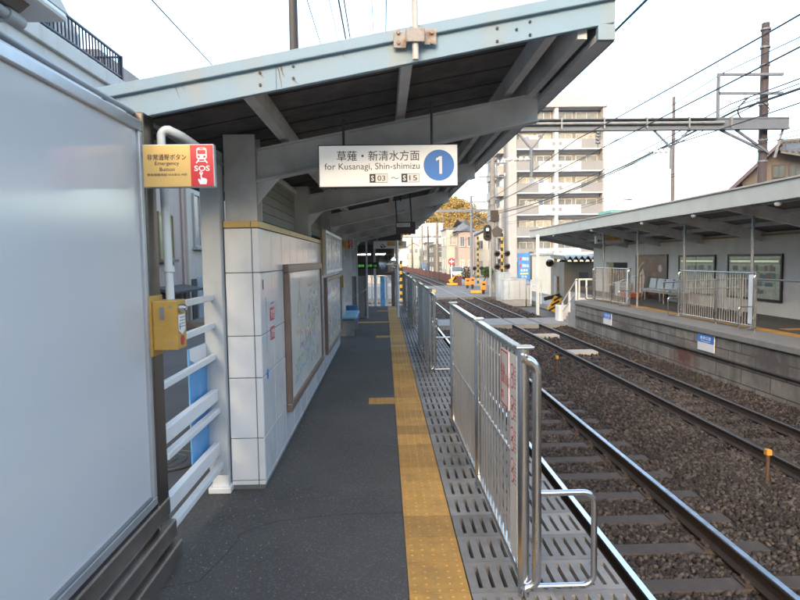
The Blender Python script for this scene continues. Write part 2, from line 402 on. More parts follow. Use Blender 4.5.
# loose ballast, one object
phi = (1+5**.5)/2
ico = np.array([(-1,phi,0),(1,phi,0),(-1,-phi,0),(1,-phi,0),(0,-1,phi),(0,1,phi),(0,-1,-phi),(0,1,-phi),(phi,0,-1),(phi,0,1),(-phi,0,-1),(-phi,0,1)])/1.9
icf = np.array([(0,11,5),(0,5,1),(0,1,7),(0,7,10),(0,10,11),(1,5,9),(5,11,4),(11,10,2),(10,7,6),(7,1,8),(3,9,4),(3,4,2),(3,2,6),(3,6,8),(3,8,9),(4,9,5),(2,4,11),(6,2,10),(8,6,7),(9,8,1)])
rng = np.random.default_rng(3)
SLP = .625; SY0 = 2.2
def stones(name, spec):
    XY = []; SZ = []
    for (x0,x1,y0,y1,dens,s0,s1) in spec:
        n = int((x1-x0)*(y1-y0)*dens); XY.append(np.c_[rng.uniform(x0,x1,n), rng.uniform(y0,y1,n)]); SZ.append(rng.uniform(s0,s1,n))
    XY = np.concatenate(XY); SZ = np.concatenate(SZ)
    # keep sleepers mostly clear
    ph = (XY[:,1]-SY0) % SLP; on = (np.minimum(ph, SLP-ph) < .105)
    int1 = (XY[:,0] > 1.45) & (XY[:,0] < 3.55); int2 = (XY[:,0] > 4.42) & (XY[:,0] < 6.5)
    keep = ~(on & (int1 | int2) & (rng.random(len(XY)) < np.where(int1, .975, .30)))
    keep &= ~((np.abs(XY[:,0]-1.95) < .07) | (np.abs(XY[:,0]-3.02) < .07) | (np.abs(XY[:,0]-4.94) < .07) | (np.abs(XY[:,0]-6.0) < .07))
    XY = XY[keep]; SZ = SZ[keep]; n = len(XY)
    base = ico[None]*rng.uniform(.62, 1.25, (n,12,1))*rng.uniform(.65,1.2,(n,1,3))
    q = rng.normal(size=(n,4)); q /= np.linalg.norm(q, axis=1, keepdims=True); a,b,c,d = q.T
    Rq = np.stack([np.stack([1-2*(c*c+d*d),2*(b*c-a*d),2*(b*d+a*c)],1), np.stack([2*(b*c+a*d),1-2*(b*b+d*d),2*(c*d-a*b)],1), np.stack([2*(b*d-a*c),2*(c*d+a*b),1-2*(b*b+c*c)],1)],1)
    P = np.einsum('nij,nkj->nki', Rq, base)*SZ[:,None,None]
    P[:,:,0] += XY[:,None,0]; P[:,:,1] += XY[:,None,1]; P[:,:,2] += (bedz(XY[:,0])+rng.uniform(-.004,.022,n)+.012*int2[keep])[:,None]
    Vv = P.reshape(-1,3); Ff = (icf[None]+12*np.arange(n)[:,None,None]).reshape(-1,3)
    me = bpy.data.meshes.new(name); me.vertices.add(len(Vv)); me.vertices.foreach_set('co', Vv.ravel().astype(np.float32))
    me.loops.add(Ff.size); me.loops.foreach_set('vertex_index', Ff.ravel().astype(np.int32))
    me.polygons.add(len(Ff)); me.polygons.foreach_set('loop_start', np.arange(0, Ff.size, 3, dtype=np.int32))
    me.update(calc_edges=True); me.validate(); me.materials.append(STONE)
    ob = bpy.data.objects.new(name, me); COL.objects.link(ob); return ob
b_ = stones('ballast', [(1.3,7.0,2.2,8,1150,.019,.034),(1.3,7.0,8,15,600,.023,.036),(1.3,7.0,15,22.8,230,.03,.045),(1.3,7.0,25.4,40,110,.035,.055)])
stuff(b_, 'brown crushed stone ballast between and around the rails', 'ballast')

# sleepers
SLW = mat('weathered_sleeper', (.070,.055,.046), .9, 0, .3, 5, bump=.3, bscale=60, stain=(.05,.04,.034), samt=.7, sscale=4)
CLIP = mat('rusty_fastening', (.06,.042,.034), .8, 0, .4, 30)
def sleeper(cx, Yc):
    t = thing('sleeper', 'x', 'sleeper', (cx, Yc, -1.2))
    M().box(cx-1.02, cx+1.02, Yc-.1, Yc+.1, -1.2, -1.062).build('sleeper_body', SLW, t, bevel=.012)
    for s in (-1, 1):
        f = M(); xr = cx+s*.533
        f.box(xr-.13, xr+.13, Yc-.08, Yc+.08, -1.064, -1.046)
        for q in (-1, 1):
            f.box(xr+q*.085-.02, xr+q*.085+.02, Yc-.045, Yc+.045, -1.046, -1.022); f.tube([(xr+q*.095, Yc+.02, -1.022), (xr+q*.095, Yc+.02, -.995)], .012, 6)
        f.build('rail_fastening', CLIP, t)
    return t
p1 = sleeper(2.485, SY0); p2 = sleeper(5.47, SY0)
for pr_, lab, grp in ((p1, 'brown sleeper under the shiny rails beside the slotted platform edge', 'sleepers of the near track'), (p2, 'brown sleeper under the brown toned rails beside the concrete block wall', 'sleepers of the far track')):
    pr_['label'] = lab; pr_['group'] = grp; pr_.location.y = SY0
    for i in range(1, 61):
        y = SY0+SLP*i
        if 22.6 < y < 25.6: continue
        copy_tree(pr_, loc=(pr_.location.x, y, -1.2))

# rails
def rail(x, label, top):
    m = M(); hp = [(-.065,0),(.065,0),(.065,.012),(.012,.03),(.010,.105),(.033,.118),(.033,.142),(.026,.150),(-.026,.150),(-.033,.142),(-.033,.118),(-.010,.105),(-.012,.03),(-.065,.012)]
    ys = [-8, 42]+list(np.linspace(48, 400, 60)); k = len(hp); vs = []
    for y in ys: vs += [(x+curve_x(y)+a, y, RT-.15+b) for a, b in hp]
    m.v = vs
    for j in range(len(ys)-1):
        for i in range(k):
            m.f.append((j*k+i, (j+1)*k+i, (j+1)*k+(i+1)%k, j*k+(i+1)%k)); m.mi.append(1 if i in (6,7,8) else 0)
    o = m.build('rail', [RAILSIDE, top], org=(x, -8, RT-.15)); return tag(o, label, 'rail')
rail(1.95, 'shiny rail nearest the slotted platform edge', RAILTOP); rail(3.02, 'shiny running rail second from the near platform', RAILTOP)
rail(4.94, 'brown toned rail of the far track on the side of the middle ballast', RAILTOP2); rail(6.0, 'brown toned rail closest to the concrete block wall', RAILTOP2)

# walkway across the tracks
m = M()
for x0, x1 in ((1.25,1.9),(2.03,2.95),(3.08,4.88),(5.02,5.92),(6.08,8.8)): m.box(x0, x1, 22.8, 25.2, -1.2, RT+.004)
struct(m.build('crossing_deck', mat('pale_concrete_deck', (.26,.26,.255), .85, 0, .15, 1.5, stain=(.14,.13,.12), samt=.5)))

# small trackside things
for (px,py,Y,lab) in ((548,332,20.3,'pale concrete slab lying between the far rails nearer the crossing walkway'),(573,345,16.6,'pale concrete slab lying between the far rails nearer the camera')):
    c = at(px,py,Y); t = M(); x = 5.47
    t.box(x-.45, x+.45, Y-.22, Y+.22, -1.1, -.99); t.box(x-.4, x+.4, Y-.18, Y+.18, -.99, -.975)
    tag(t.build('cable_cover_slab', mat('pale_concrete', (.42,.40,.37), .8, 0, .15, 4), bevel=.008), lab, 'slab')
for (x,y,z1,lab) in ((4.45,6.75,-.63,'rusty marker stake with a yellow cap standing near the bottom right'),(3.95,13.6,-.62,'rusty marker stake with a yellow cap further off beside the fence end')):
    t = thing('marker_stake', lab, 'stake', (x, y, -1.1))
    M().tube([(x,y,-1.1),(x,y,z1-.06)], .021, 8).build('stake', mat('stake_rust', (.10,.055,.035), .85, 0, .3, 20), t)
    m = M(); m.box(x-.033,x+.033,y-.033,y+.033,z1-.07,z1); m.build('cap', mat('cap_orange_yellow', (.62,.30,.05), .5, 0, .1), t, bevel=.008)

# ------------------------------------------------------------------ left: frosted advertising board with its steel frame
FROST = mat('frosted_panel', (.60,.615,.63), .14, 0, .04, .6, spec=.45)
t = thing('advertising_board', 'large blank frosted panel in an aluminium frame on stainless rails', 'board', (-1.22, 3.05, 0))
x = -1.2
M().box(x-.05, x-.012, -2.5, 3.02, .44, 2.30).build('panel', FROST, t)
f = M(); f.box(x-.06, x+.006, -2.5, 3.06, 2.30, 2.352); f.box(x-.06, x+.006, -2.5, 3.06, .40, .445); f.box(x-.06, x+.006, 3.022, 3.06, .445, 2.30)
f.build('frame', ALU, t, bevel=.006)
M().box(x-.012, x+.004, -2.5, 3.0, .445, .457).build('edge_bead', mat('dark_seal',(.2,.21,.22),.5), t)
M().box(x-.10, x+.012, 3.062, 3.20, 0, 2.40).build('post', POSTD, t, bevel=.008)
for i, (z0,z1,dx,y1) in enumerate(((.285,.385,.0,3.20),(.165,.262,.03,3.2),(.045,.142,.055,3.21))):
    M().box(x-.04+dx, x+.018+dx, -2.5, y1, z0, z1).build('bottom_rail', STEEL_DULL, t, bevel=.008)
# lamp hood above the board
t = thing('board_lamp', 'long strip lamp hood on brackets above the frosted panel', 'lamp', (-1.15, 1.2, 2.36))
m = M(); m.box(-1.30,-1.05,-2,2.10,2.455,2.485); m.build('hood', WHITE, t, bevel=.012)
m = M(); m.prism([(-1.27,-2,2.454),(-1.09,-2,2.454),(-1.12,-2,2.43),(-1.25,-2,2.43)], (0,3.95,0)); m.build('lamp_body', mat('dim_grey_enamel',(.18,.175,.17),.4), t)
m = M(); m.tube([(-1.14,-2,2.412),(-1.14,1.93,2.412)], .016, 12); m.tube([(-1.14,1.90,2.412),(-1.14,1.98,2.412)], .022, 12); m.build('tube_lamp', LGREY, t, smooth=True)
m = M(); m.box(-1.25,-1.18,1.75,1.86,2.352,2.43); m.box(-1.25,-1.18,-.6,-.5,2.352,2.43); m.build('bracket', BROWNFR, t)
# conduits
def arc(c, r, a0, a1, n, ax, ay):
    c, ax, ay = V(c), V(ax), V(ay)
    return [c+ax*(r*math.cos(a0+(a1-a0)*i/n))+ay*(r*math.sin(a0+(a1-a0)*i/n)) for i in range(n+1)]
m = M(); m.tube([(-1.24,-2.5,2.395),(-1.24,3.2,2.395),(-1.2,3.6,2.37),(-1.12,4.26,2.33)], .011, 12); m.tube([(-1.275,-2.5,2.42),(-1.275,3.3,2.42),(-1.22,3.8,2.36),(-1.15,4.3,2.30)], .010, 10)
tag(m.build('conduit', mat('grey_conduit', (.26,.28,.30), .45, 0, .15, 6), smooth=True), 'dark grey cable conduit along the top of the frosted board', 'conduit')
m = M(); m.tube([(-1.135,3.19,1.44),(-1.15,3.19,2.30)]+arc((-1.112,3.19,2.30), .038, math.pi, math.pi/2, 6, (1,0,0), (0,0,1))+[(-1.06,3.24,2.315),(-1.03,3.4,2.29)], .022, 12)
m.tube([(-1.137,3.19,1.6),(-1.137,3.19,1.63)], .029, 12)
tag(m.build('conduit', mat('pale_conduit', (.62,.66,.68), .4, 0, .06), smooth=True), 'pale vertical conduit rising from the yellow button box behind the emergency sign', 'conduit')

# emergency button sign (double sided box sign) and the box under it
def emergency_sign(cx, y, z, lab, w_=.345, h_=.208, full=True):
    t = thing('emergency_sign', lab, 'sign', (cx, y, z))
    m = M(); m.box(cx-w_/2, cx+w_/2, y, y+.04, z-h_/2, z+h_/2); m.build('casing', ALU, t, bevel=.004)
    s = Sheet((cx, y, z), (1,0,0), (0,0,1)); k = w_/.358
    s.rect(SIGNYEL, -.057*k, 0, .236*k, .207*k); s.rect(SIGNRED, .118*k, 0, .114*k, .207*k)
    s.text(INK, '非常通報ボタン', -.057*k, .043*k, .195*k, .030*k, bold=.006)
    s.text(INK, 'Emergency', -.057*k, .010*k, .12*k, .024*k); s.text(INK, 'Button', -.057*k, -.017*k, .075*k, .019*k)
    s.text(INK, '緊急報警按鈕 비상통보 버튼', -.057*k, -.044*k, .20*k, .013*k)
    def rr(cx,cy,w,h,r,n=5):
        o = []
        for sx,sy,a in ((1,1,0),(-1,1,90),(-1,-1,180),(1,-1,270)):
            for i in range(n+1): b = rad(a+90*i/n); o.append((cx+sx*(w/2-r)+r*math.cos(b), cy+sy*(h/2-r)+r*math.sin(b)))
        return o
    c = .118
    s.poly(INKWHITE, [(p*k,q*k) for p,q in rr(c,.060,.052,.058,.012)], 2)
    s.poly(SIGNRED, [(p*k,q*k) for p,q in rr(c,.067,.040,.020,.004)], 3); s.rect(SIGNRED, c*k,.083*k,.02*k,.004*k,3)
    s.disc(SIGNRED,(c-.014)*k,.044*k,.0055*k,3); s.disc(SIGNRED,(c+.014)*k,.044*k,.0055*k,3)
    s.line(INKWHITE, [((c-.014)*k,.03*k),((c-.028)*k,.012*k)], .006*k, 2); s.line(INKWHITE, [((c+.014)*k,.03*k),((c+.028)*k,.012*k)], .006*k, 2)
    s.line(INKWHITE, [((c-.02)*k,.021*k),((c+.02)*k,.021*k)], .004*k, 2)
    s.text(INKWHITE, 'SOS', c*k, -.014*k, .078*k, .027*k, bold=.02)
    s.poly(INKWHITE, [((c+p)*k,q*k) for p,q in ((-.008,-.038),(-.002,-.038),(-.002,-.060),(.02,-.066),(.024,-.074),(.02,-.094),(-.012,-.094),(-.02,-.078),(-.022,-.068),(-.016,-.066),(-.008,-.074))], 2)
    s.disc(INKWHITE, (c-.005)*k, -.038*k, .009*k, 2); s.disc(SIGNRED, (c-.005)*k, -.038*k, .005*k, 3)
    s.poly(INKWHITE, [((c+p)*k,q*k) for p,q in ((-.008,-.036),(-.002,-.036),(-.002,-.060),(-.008,-.060))], 4)
    s.build(t, SHN); return t
emergency_sign(-.995, 2.98, 2.118, 'yellow and red emergency button sign at the end of the frosted board')
t = thing('emergency_button_box', 'yellow button box on the steel post under the emergency sign', 'button box', (-1.12, 3.12, 1.2))
M().box(-1.185,-1.06,3.06,3.2,1.2,1.455).build('case', YELLOW, t, bevel=.006)
M().box(-1.195,-1.185,3.05,3.21,1.17,1.48).build('back_plate', YELLOW, t)
m = M(); m.tube([(-1.06,3.10,1.415),(-1.03,3.10,1.415)], .02, 14); m.tube([(-1.03,3.10,1.415),(-1.022,3.10,1.415)], .013, 14); m.build('lock', STEEL, t, smooth=True)
s = Sheet((-1.06,3.13,1.33), (0,1,0), (0,0,1))
s.poly(INKWHITE, [(-.055,.05),(.045,.05),(.045,-.03),(-.005,-.055),(-.055,-.03)]); s.disc(SIGNRED, 0, -.085, .026)
for q in range(4): s.rect(INKGREY, 0, .035-.016*q, .075, .005, 2)
s.rect(INK, -.04, -.012, .008, .03, 2); s.build(t, {'sign_white_ink':'label_sticker','sign_red':'button_mark','sign_grey_ink':'small_print','sign_ink':'warning_mark'})
s = Sheet((-1.1225,3.06,1.33), (1,0,0), (0,0,1)); s.rect(GALV, -.012,.06,.022,.065); s.disc(STEEL,.03,.092,.006); s.disc(STEEL,.035,-.095,.006)
s.build(t, {'galvanised_steel':'hinge_plate','stainless_steel':'screw'})

# white tubular guard fence
t = thing('guard_fence', 'white barrier of horizontal rails between the frosted board and tiled wall', 'fence', (-1.2, 3.75, 0))
for z, h, y1 in ((1.402,.042,4.275),(1.205,.042,4.275),(.985,.042,4.275)):
    M().box(-1.225,-1.195,3.2,y1,z-h/2,z+h/2).build('upper_rail', WHITE, t, bevel=.006)
for z, h, dx in ((.712,.085,0),(.60,.040,.01),(.325,.09,0),(.205,.042,.02)):
    M().box(-1.235+dx,-1.19+dx,3.2,4.44,z-h/2,z+h/2).build('lower_rail', WHITE, t, bevel=.006)
M().box(-1.229,-1.191,4.277,4.31,.3,1.425).build('upright', WHITE, t, bevel=.006)
t = thing('banner_board', 'faded blue board tied behind the white barrier', 'board', (-1.27,4.1,.3))
M().hexa([(-1.275,3.84,.33),(-1.265,3.84,.33),(-1.265,4.33,.33),(-1.275,4.33,.33),(-1.275,3.84,1.09),(-1.265,3.84,1.09),(-1.265,4.38,1.08),(-1.275,4.38,1.08)]).build('sheet', BLUEPL, t)
s = Sheet((-1.265,4.1,.72), (0,1,0), (0,0,1)); s.poly(INKWHITE, [(-.25,.30),(-.25,.37),(.27,.36),(.27,.28),(.2,.24),(.05,.23),(-.12,.255)]); s.build(t, {'sign_white_ink':'pale_band'})
# ------------------------------------------------------------------ left platform canopy
def zf(x): return 2.636+.185*(x+.88)
YE = 20.6
can = thing('platform_canopy', 'long sloping platform roof with pale blue fascia and grey steel beams', 'canopy', (-1.0, 4.4, 0))
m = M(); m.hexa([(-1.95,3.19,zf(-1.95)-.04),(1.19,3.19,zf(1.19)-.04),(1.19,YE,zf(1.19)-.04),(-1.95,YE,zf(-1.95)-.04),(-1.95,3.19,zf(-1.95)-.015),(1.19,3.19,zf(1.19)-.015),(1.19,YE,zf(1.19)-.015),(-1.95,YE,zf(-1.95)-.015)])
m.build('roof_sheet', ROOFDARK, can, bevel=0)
m = M()                                              # lap joints of the roof boards underneath
for k in range(1, 48):
    y = 3.3+k*.36
    m.hexa([(-1.9,y,zf(-1.9)-.046),(1.05,y,zf(1.05)-.046),(1.05,y+.012,zf(1.05)-.046),(-1.9,y+.012,zf(-1.9)-.046),(-1.9,y,zf(-1.9)-.0405),(1.05,y,zf(1.05)-.0405),(1.05,y+.012,zf(1.05)-.0405),(-1.9,y+.012,zf(-1.9)-.0405)])
m.build('roof_batten', mat('dark_batten', (.07,.062,.056), .9), can)
m = M(); xl, xr = -1.95, 1.215
m.prism([(xl,3.15,zf(xl)-.18),(xr,3.15,zf(xr)-.17),(xr,3.15,zf(xr)-.05),(xl,3.15,zf(xl)-.05)], (0,.035,0))
m.build('fascia', FASCIA, can, bevel=.004)
m = M(); m.prism([(xl,3.125,zf(xl)-.055),(xr+.01,3.125,zf(xr)-.055),(xr+.01,3.125,zf(xr)+.005),(xl,3.125,zf(xl)+.005)], (0,.075,0))
m.build('fascia_cap', FASCIA, can, bevel=.006)
m = M(); m.prism([(1.215,3.15,zf(1.2)-.255),(1.125,3.15,zf(1.2)-.255),(1.125,3.15,zf(1.2)-.175),(1.215,3.15,zf(1.2)-.175)], (0,.035,0)); m.build('fascia_end', FASCIA, can, bevel=.003)
m = M(); m.box(1.125,1.21,3.187,YE,zf(1.2)-.252,zf(1.2)-.22); m.box(1.18,1.21,3.187,YE,zf(1.2)-.22,zf(1.2)-.012); m.build('eave_beam', BEAM, can)
m = M(); m.box(1.208,1.225,3.187,YE,zf(1.2)-.25,zf(1.2)+.005); m.build('eave_trim', FASCIA, can)
for px in (-1.55,-.70,.135,.90):
    m = M(); m.prism([(px-.03,3.19,zf(px)-.165),(px+.03,3.19,zf(px)-.156),(px+.03,3.19,zf(px)-.041),(px-.03,3.19,zf(px)-.047)], (0,YE-3.19,0)); m.build('purlin', BEAM, can)
m = M(); m.prism([(1.03,3.19,zf(1)-.20),(1.08,3.19,zf(1)-.20),(1.08,3.19,zf(1)-.03),(1.03,3.19,zf(1)-.03)], (0,YE-3.19,0)); m.build('purlin', BEAM, can)
YC = [4.4+2.98*i for i in range(6)]
BACK = mat('back_wall_panel', (.25,.235,.21), .7, 0, .12, 3)
for i, y in enumerate(YC):
    m = M(); xa, xb = -.898, 1.12
    tz = lambda x: zf(x)-.19; bz = lambda x: zf(x)-.41+.035*(x+.88)/2
    m.prism([(xa,y-.05,bz(xa)),(xb,y-.05,bz(xb)),(xb,y-.05,tz(xb)),(xa,y-.05,tz(xa))], (0,.012,0))        # web
    for z0 in (tz, bz):
        m.prism([(xa,y-.10,z0(xa)-.012),(xb,y-.10,z0(xb)-.012),(xb,y-.10,z0(xb)),(xa,y-.10,z0(xa))], (0,.11,0))   # flanges
    m.build('beam', BEAM, can)
    m = M(); z1 = zf(-1.12)-.05; m.box(-1.12,-.90,y-.1,y-.085,0,z1); m.box(-1.12,-.90,y+.085,y+.1,0,z1); m.box(-1.018,-1.002,y-.085,y+.085,0,z1); m.build('column', BEAM, can)
    m = M(); m.prism([(-.90,y-.04,bz(-.9)-.012),(-.90,y-.04,bz(-.9)-.16),(-.74,y-.04,bz(-.74)-.012)], (0,.01,0)); m.build('gusset', WHITE, can)
for k in range(8):
    m = M(); z0 = 1.75+.085*k; m.box(-1.10+.002*(k%2),-1.07,4.52,19.2,z0,z0+.080); m.build('back_wall_board', BACK, can)
m = M(); m.box(-1.13,-1.05,4.52,19.2,1.72,1.75); m.box(-1.14,-1.04,4.52,19.2,2.44,2.50); m.build('back_wall_rail', BEAM, can)
m = M(); m.box(-1.27,-1.135,4.205,4.34,.13,2.42); m.build('side_post', LGREY, can, bevel=.008)
m = M(); m.box(-1.255,-1.14,4.215,4.33,0,.13); m.box(-1.28,-1.12,4.19,4.355,.0,.045); m.build('post_shoe', WHITE, can, bevel=.006)
for (xs, zs) in (((-.62,-.45),(-.075,-.135)), ((.60,.77),(-.085,-.15))):
    for xx in xs:
        for zz in zs:
            m = M(); m.tube([(xx,3.152,zf(xx)+zz),(xx,3.143,zf(xx)+zz)], .0075, 8); m.build('bolt', BLACK, can)
m = M(); m.tube([(.70,3.152,zf(.7)-.11),(.70,3.143,zf(.7)-.11)], .0075, 8); m.build('bolt', BLACK, can)
RS = mat('rust_streak', (.22,.165,.115), .8, 0, .35, 30)
def streak(x, dz0, dz1, w0):
    n_ = 7; L_ = []; R_ = []
    for i in range(n_+1):
        u = i/n_; c_ = x+.02*u+random.uniform(-.003,.003); ww = w0*(1-.75*u)*random.uniform(.6,1.2)
        L_.append((c_-ww, 3.1485, zf(x)+dz0+(dz1-dz0)*u)); R_.append((c_+ww, 3.1485, zf(x)+dz0+(dz1-dz0)*u))
    M().prism(L_+R_[::-1], (0,.001,0)).build('rust_streak', RS, can)
for a_ in ((-.53,-.06,-.165,.004),(-.515,-.06,-.115,.007),(-.62,-.08,-.10,.004),(-.45,-.14,-.16,.005),(-1.05,-.06,-.12,.003),(-1.02,-.06,-.09,.002),(.22,-.07,-.095,.004),(.62,-.155,-.165,.003),(-.20,-.06,-.085,.002)): streak(*a_)
M().box(-.5395,-.5375,3.1480,3.1492,zf(-.54)-.172,zf(-.54)-.058).build('splice_joint', mat('dark_splice_line',(.08,.07,.06),.9), can)  # thin dark line marking the fascia splice
# conduit pole clamped to the fascia
t = thing('clamped_pole', 'slim rust-stained white pole clamped to the pale blue roof fascia', 'pole', (.17,3.12,2.6))
WR = mat('rust_stained_white', (.60,.56,.52), .5, 0, .1, 6, stain=(.30,.16,.08), samt=.8, sscale=6)
m = M(); m.tube([(.175,3.10,2.655),(.175,3.10,4.9)], .0165, 10); m.build('pole', WR, t, smooth=True)
m = M(); zc = 2.765
m.box(.065,.13,3.118,3.13,zc-.045,zc+.035); m.box(.22,.285,3.118,3.13,zc-.03,zc+.05); m.box(.13,.22,3.072,3.08,zc-.03,zc+.04); m.box(.128,.138,3.075,3.125,zc-.03,zc+.04); m.box(.212,.222,3.075,3.125,zc-.03,zc+.04)
m.build('clamp', mat('rusty_clamp', (.40,.37,.34), .8, 0, .2, 12, stain=(.20,.075,.035), samt=1., sscale=14), t, bevel=.004)
for xx in (.09,.26):
    for zz in (-.02,.03): M().tube([(xx,3.12,zc+zz),(xx,3.105,zc+zz)], .010, 6).build('clamp_bolt', mat('rust_bolt',(.38,.26,.2),.7), t)

# ------------------------------------------------------------------ tiled wall with ochre coping
t = thing('tiled_wall', 'white glazed tile wall with ochre top edge behind the platform', 'wall', (-1.01, 4.27, 0))
M().box(-1.126,-.894,4.274,11.65,.0,1.885).build('wall_core', GROUT, t)
ZC = [.03,.065,.375,.815,1.118,1.57,1.885]; g = .003
m = M(); YT = [4.28+.46*i for i in range(17)]; YT[-1] = 11.65
for z0, z1 in zip(ZC, ZC[1:]):
    m.box(-1.13+g,-.935-g,4.266,4.28,z0+g,z1-g); m.box(-.935+g,-.886,4.266,4.2785,z0+g,z1-g)
    for y0, y1 in zip(YT, YT[1:]): m.box(-.90,-.886,y0+g,y1-g,z0+g,z1-g)
m.build('tile_facing', TILE, t, bevel=.003)
m = M(); m.box(-1.132,-.94,4.262,4.275,1.888,1.935); m.box(-.936,-.882,4.262,4.28,1.888,1.935)
for y0, y1 in zip(YT, YT[1:]): m.box(-1.0,-.882,y0+g,y1-g,1.888,1.935)
m.box(-1.132,-1.0,4.275,11.65,1.888,1.93)
m.build('coping', COPING, t, bevel=.004)
s = Sheet((-.886,4.63,1.18), (0,1,0), (0,0,1))
for q in range(2):
    s.rect(SIGNRED, .06, .06-.15*q, .17, .10); s.text(INKWHITE, '禁煙', .06, .06-.15*q, .14, .075)
for q in range(16): s.rect(INKGREY, -.17, .19-.026*q, .018, .016)
for q in range(5): s.rect(INKGREY, .02+.03*q, .145, .02, .014)
s.rect(SIGNBLUE, -.18, -.37, .05, .075)
s.rect(INK, -.26, .30, .03, .07)
s.build(t, {'sign_red':'notice_sticker','sign_white_ink':'white_lettering','sign_grey_ink':'small_print','sign_blue':'blue_sticker','sign_ink':'dark_mark'})

PAPER = mat('glazed_poster_paper', (.80,.78,.73), .12, 0, .06, 1.5, coat=.2)
def framed(name, label, y0, y1, z0, z1, fw_, depth, fm, x0=-.886):
    t = thing(name, label, 'notice board', (x0, (y0+y1)/2, z0)); x1 = x0+depth
    m = M(); m.box(x0,x1,y0,y1,z0,z0+fw_); m.box(x0,x1,y0,y1,z1-fw_,z1); m.box(x0,x1,y0,y0+fw_,z0+fw_,z1-fw_); m.box(x0,x1,y1-fw_,y1,z0+fw_,z1-fw_)
    m.build('frame', fm, t, bevel=.008)
    M().box(x0,x1-.022,y0+fw_,y1-fw_,z0+fw_,z1-fw_).build('poster', PAPER, t)
    return t, Sheet((x1-.022,(y0+y1)/2,(z0+z1)/2), (0,1,0), (0,0,1))
def ink(n, c): return mat('poster_'+n, tuple(.35*.78+.65*q for q in c), .25, 0, .15, 8)
IG, IP, IV, IY, IO, IB, IT = ink('green',(.22,.42,.16)), ink('pink',(.62,.28,.30)), ink('violet',(.24,.22,.45)), ink('yellow',(.65,.52,.15)), ink('orange',(.62,.33,.14)), ink('blue',(.2,.38,.6)), ink('grey',(.42,.41,.38))
t, s = framed('map_poster', 'brown framed illustrated town map on white tiles, first from the wall corner', 5.25, 8.05, .31, 1.62, .075, .05, BROWNFR)
rr = random.Random(5)
s.line(IY, [(-.85,-.02),(-.62,.42),(-.42,.02)], .03); s.line(IY, [(-.78,.15),(-.46,.15)], .03); s.line(IO, [(-.72,.28),(-.52,.28)], .03); s.line(IP, [(-.66,.45),(-.58,.45)], .05); s.line(IO, [(-.85,-.02),(-.4,-.02)], .03)
for k in range(2):
    cx = -.55+.42*k
    s.disc(IV, cx, -.10, .10, 1, .07); s.disc(PAPER, cx, -.10, .07, 2, .045); s.disc(IV, cx, -.22, .12, 1, .06); s.disc(PAPER, cx, -.22, .08, 2, .035); s.line(IV, [(cx-.1,-.14),(cx-.13,-.24)], .03); s.line(IV, [(cx+.1,-.14),(cx+.13,-.24)], .03)
def wave(m_, x0, x1, y0, y1, a, n_, ww, ph=0):
    s.line(m_, [(x0+(x1-x0)*i/24, y0+(y1-y0)*i/24+a*math.sin(ph+n_*i/24*6.28)) for i in range(25)], ww)
wave(IG, -1.0, .9, -.42, .05, .06, 1.5, .03); wave(IG, -1.0, .8, -.36, .12, .05, 2, .022, 1); wave(IP, -.7, 1.05, -.30, .16, .06, 1.3, .03, 2); wave(IB, -.9, .6, -.47, -.2, .04, 1.5, .02, .5); wave(IY, -.3, 1.1, -.12, .25, .05, 2, .025, 1); wave(IO, .1, 1.1, -.2, .1, .05, 2, .02)
for k in range(70):
    cx, cy = rr.uniform(-.95,1.1), rr.uniform(-.42,.45)
    if cx < -.2 and cy > -.25: continue
    mm_ = rr.choice([IG,IP,IV,IY,IO,IB,IT])
    if rr.random() < .5: s.disc(mm_, cx, cy, rr.uniform(.012,.035), 1, n=10)
    else: s.line(mm_, [(cx,cy),(cx+rr.uniform(.03,.12),cy+rr.uniform(-.03,.03))], .016)
for k in range(26): s.rect(IT, rr.uniform(.1,1.1), rr.uniform(.22,.5), rr.uniform(.03,.10), .014)
s.rect(IT, .42, -.42, .34, .11); s.rect(IT, .95, -.42, .22, .11); s.rect(IB, -.95, -.46, .2, .03)
s.build(t, {m_.name: 'map_drawing' for m_ in (IG,IP,IV,IY,IO,IB,IT,PAPER)})
t, s = framed('poster_case', 'brown framed case holding three pale posters, low on the tiled wall', 8.72, 11.6, .27, 1.40, .06, .05, BROWNFR)
for k in range(3):
    cx = -.88+.88*k; s.rect(IT, cx+.40, 0, .02, .98); s.rect(IP if k == 1 else IV, cx, .35, .5, .1)
    for q in range(6): s.rect(IT, cx-.05+.03*(q%2), .2-.11*q, .5-.1*(q%3), .04)
    s.disc(IO if k == 0 else IB, cx+.1, -.12, .13, 2, .16); s.rect(IY, cx, -.4, .5, .06)
s.build(t, {m_.name: 'poster_print' for m_ in (IT,IP,IV,IO,IB,IY)})
t, s = framed('timetable_case', 'white framed timetable case mounted above the three poster case', 8.45, 11.5, 1.46, 2.085, .05, .06, WHITE, -.87)
for k in range(3):
    cx = -.95+.95*k; s.rect(ink('paleblue',(.40,.47,.58)), cx, -.02, .8, .46)
    for q in range(7): s.rect(IT, cx, .16-.055*q, .7, .02, 2)
    s.disc(IV, cx-.1, -.1, .1, 2, .09)
s.build(t, {'poster_paleblue':'timetable_sheet','poster_grey':'timetable_print','poster_violet':'timetable_print'})
M().box(-.885,-.862,8.40,8.447,1.44,2.10).build('ochre_edge', YELLOW, t)

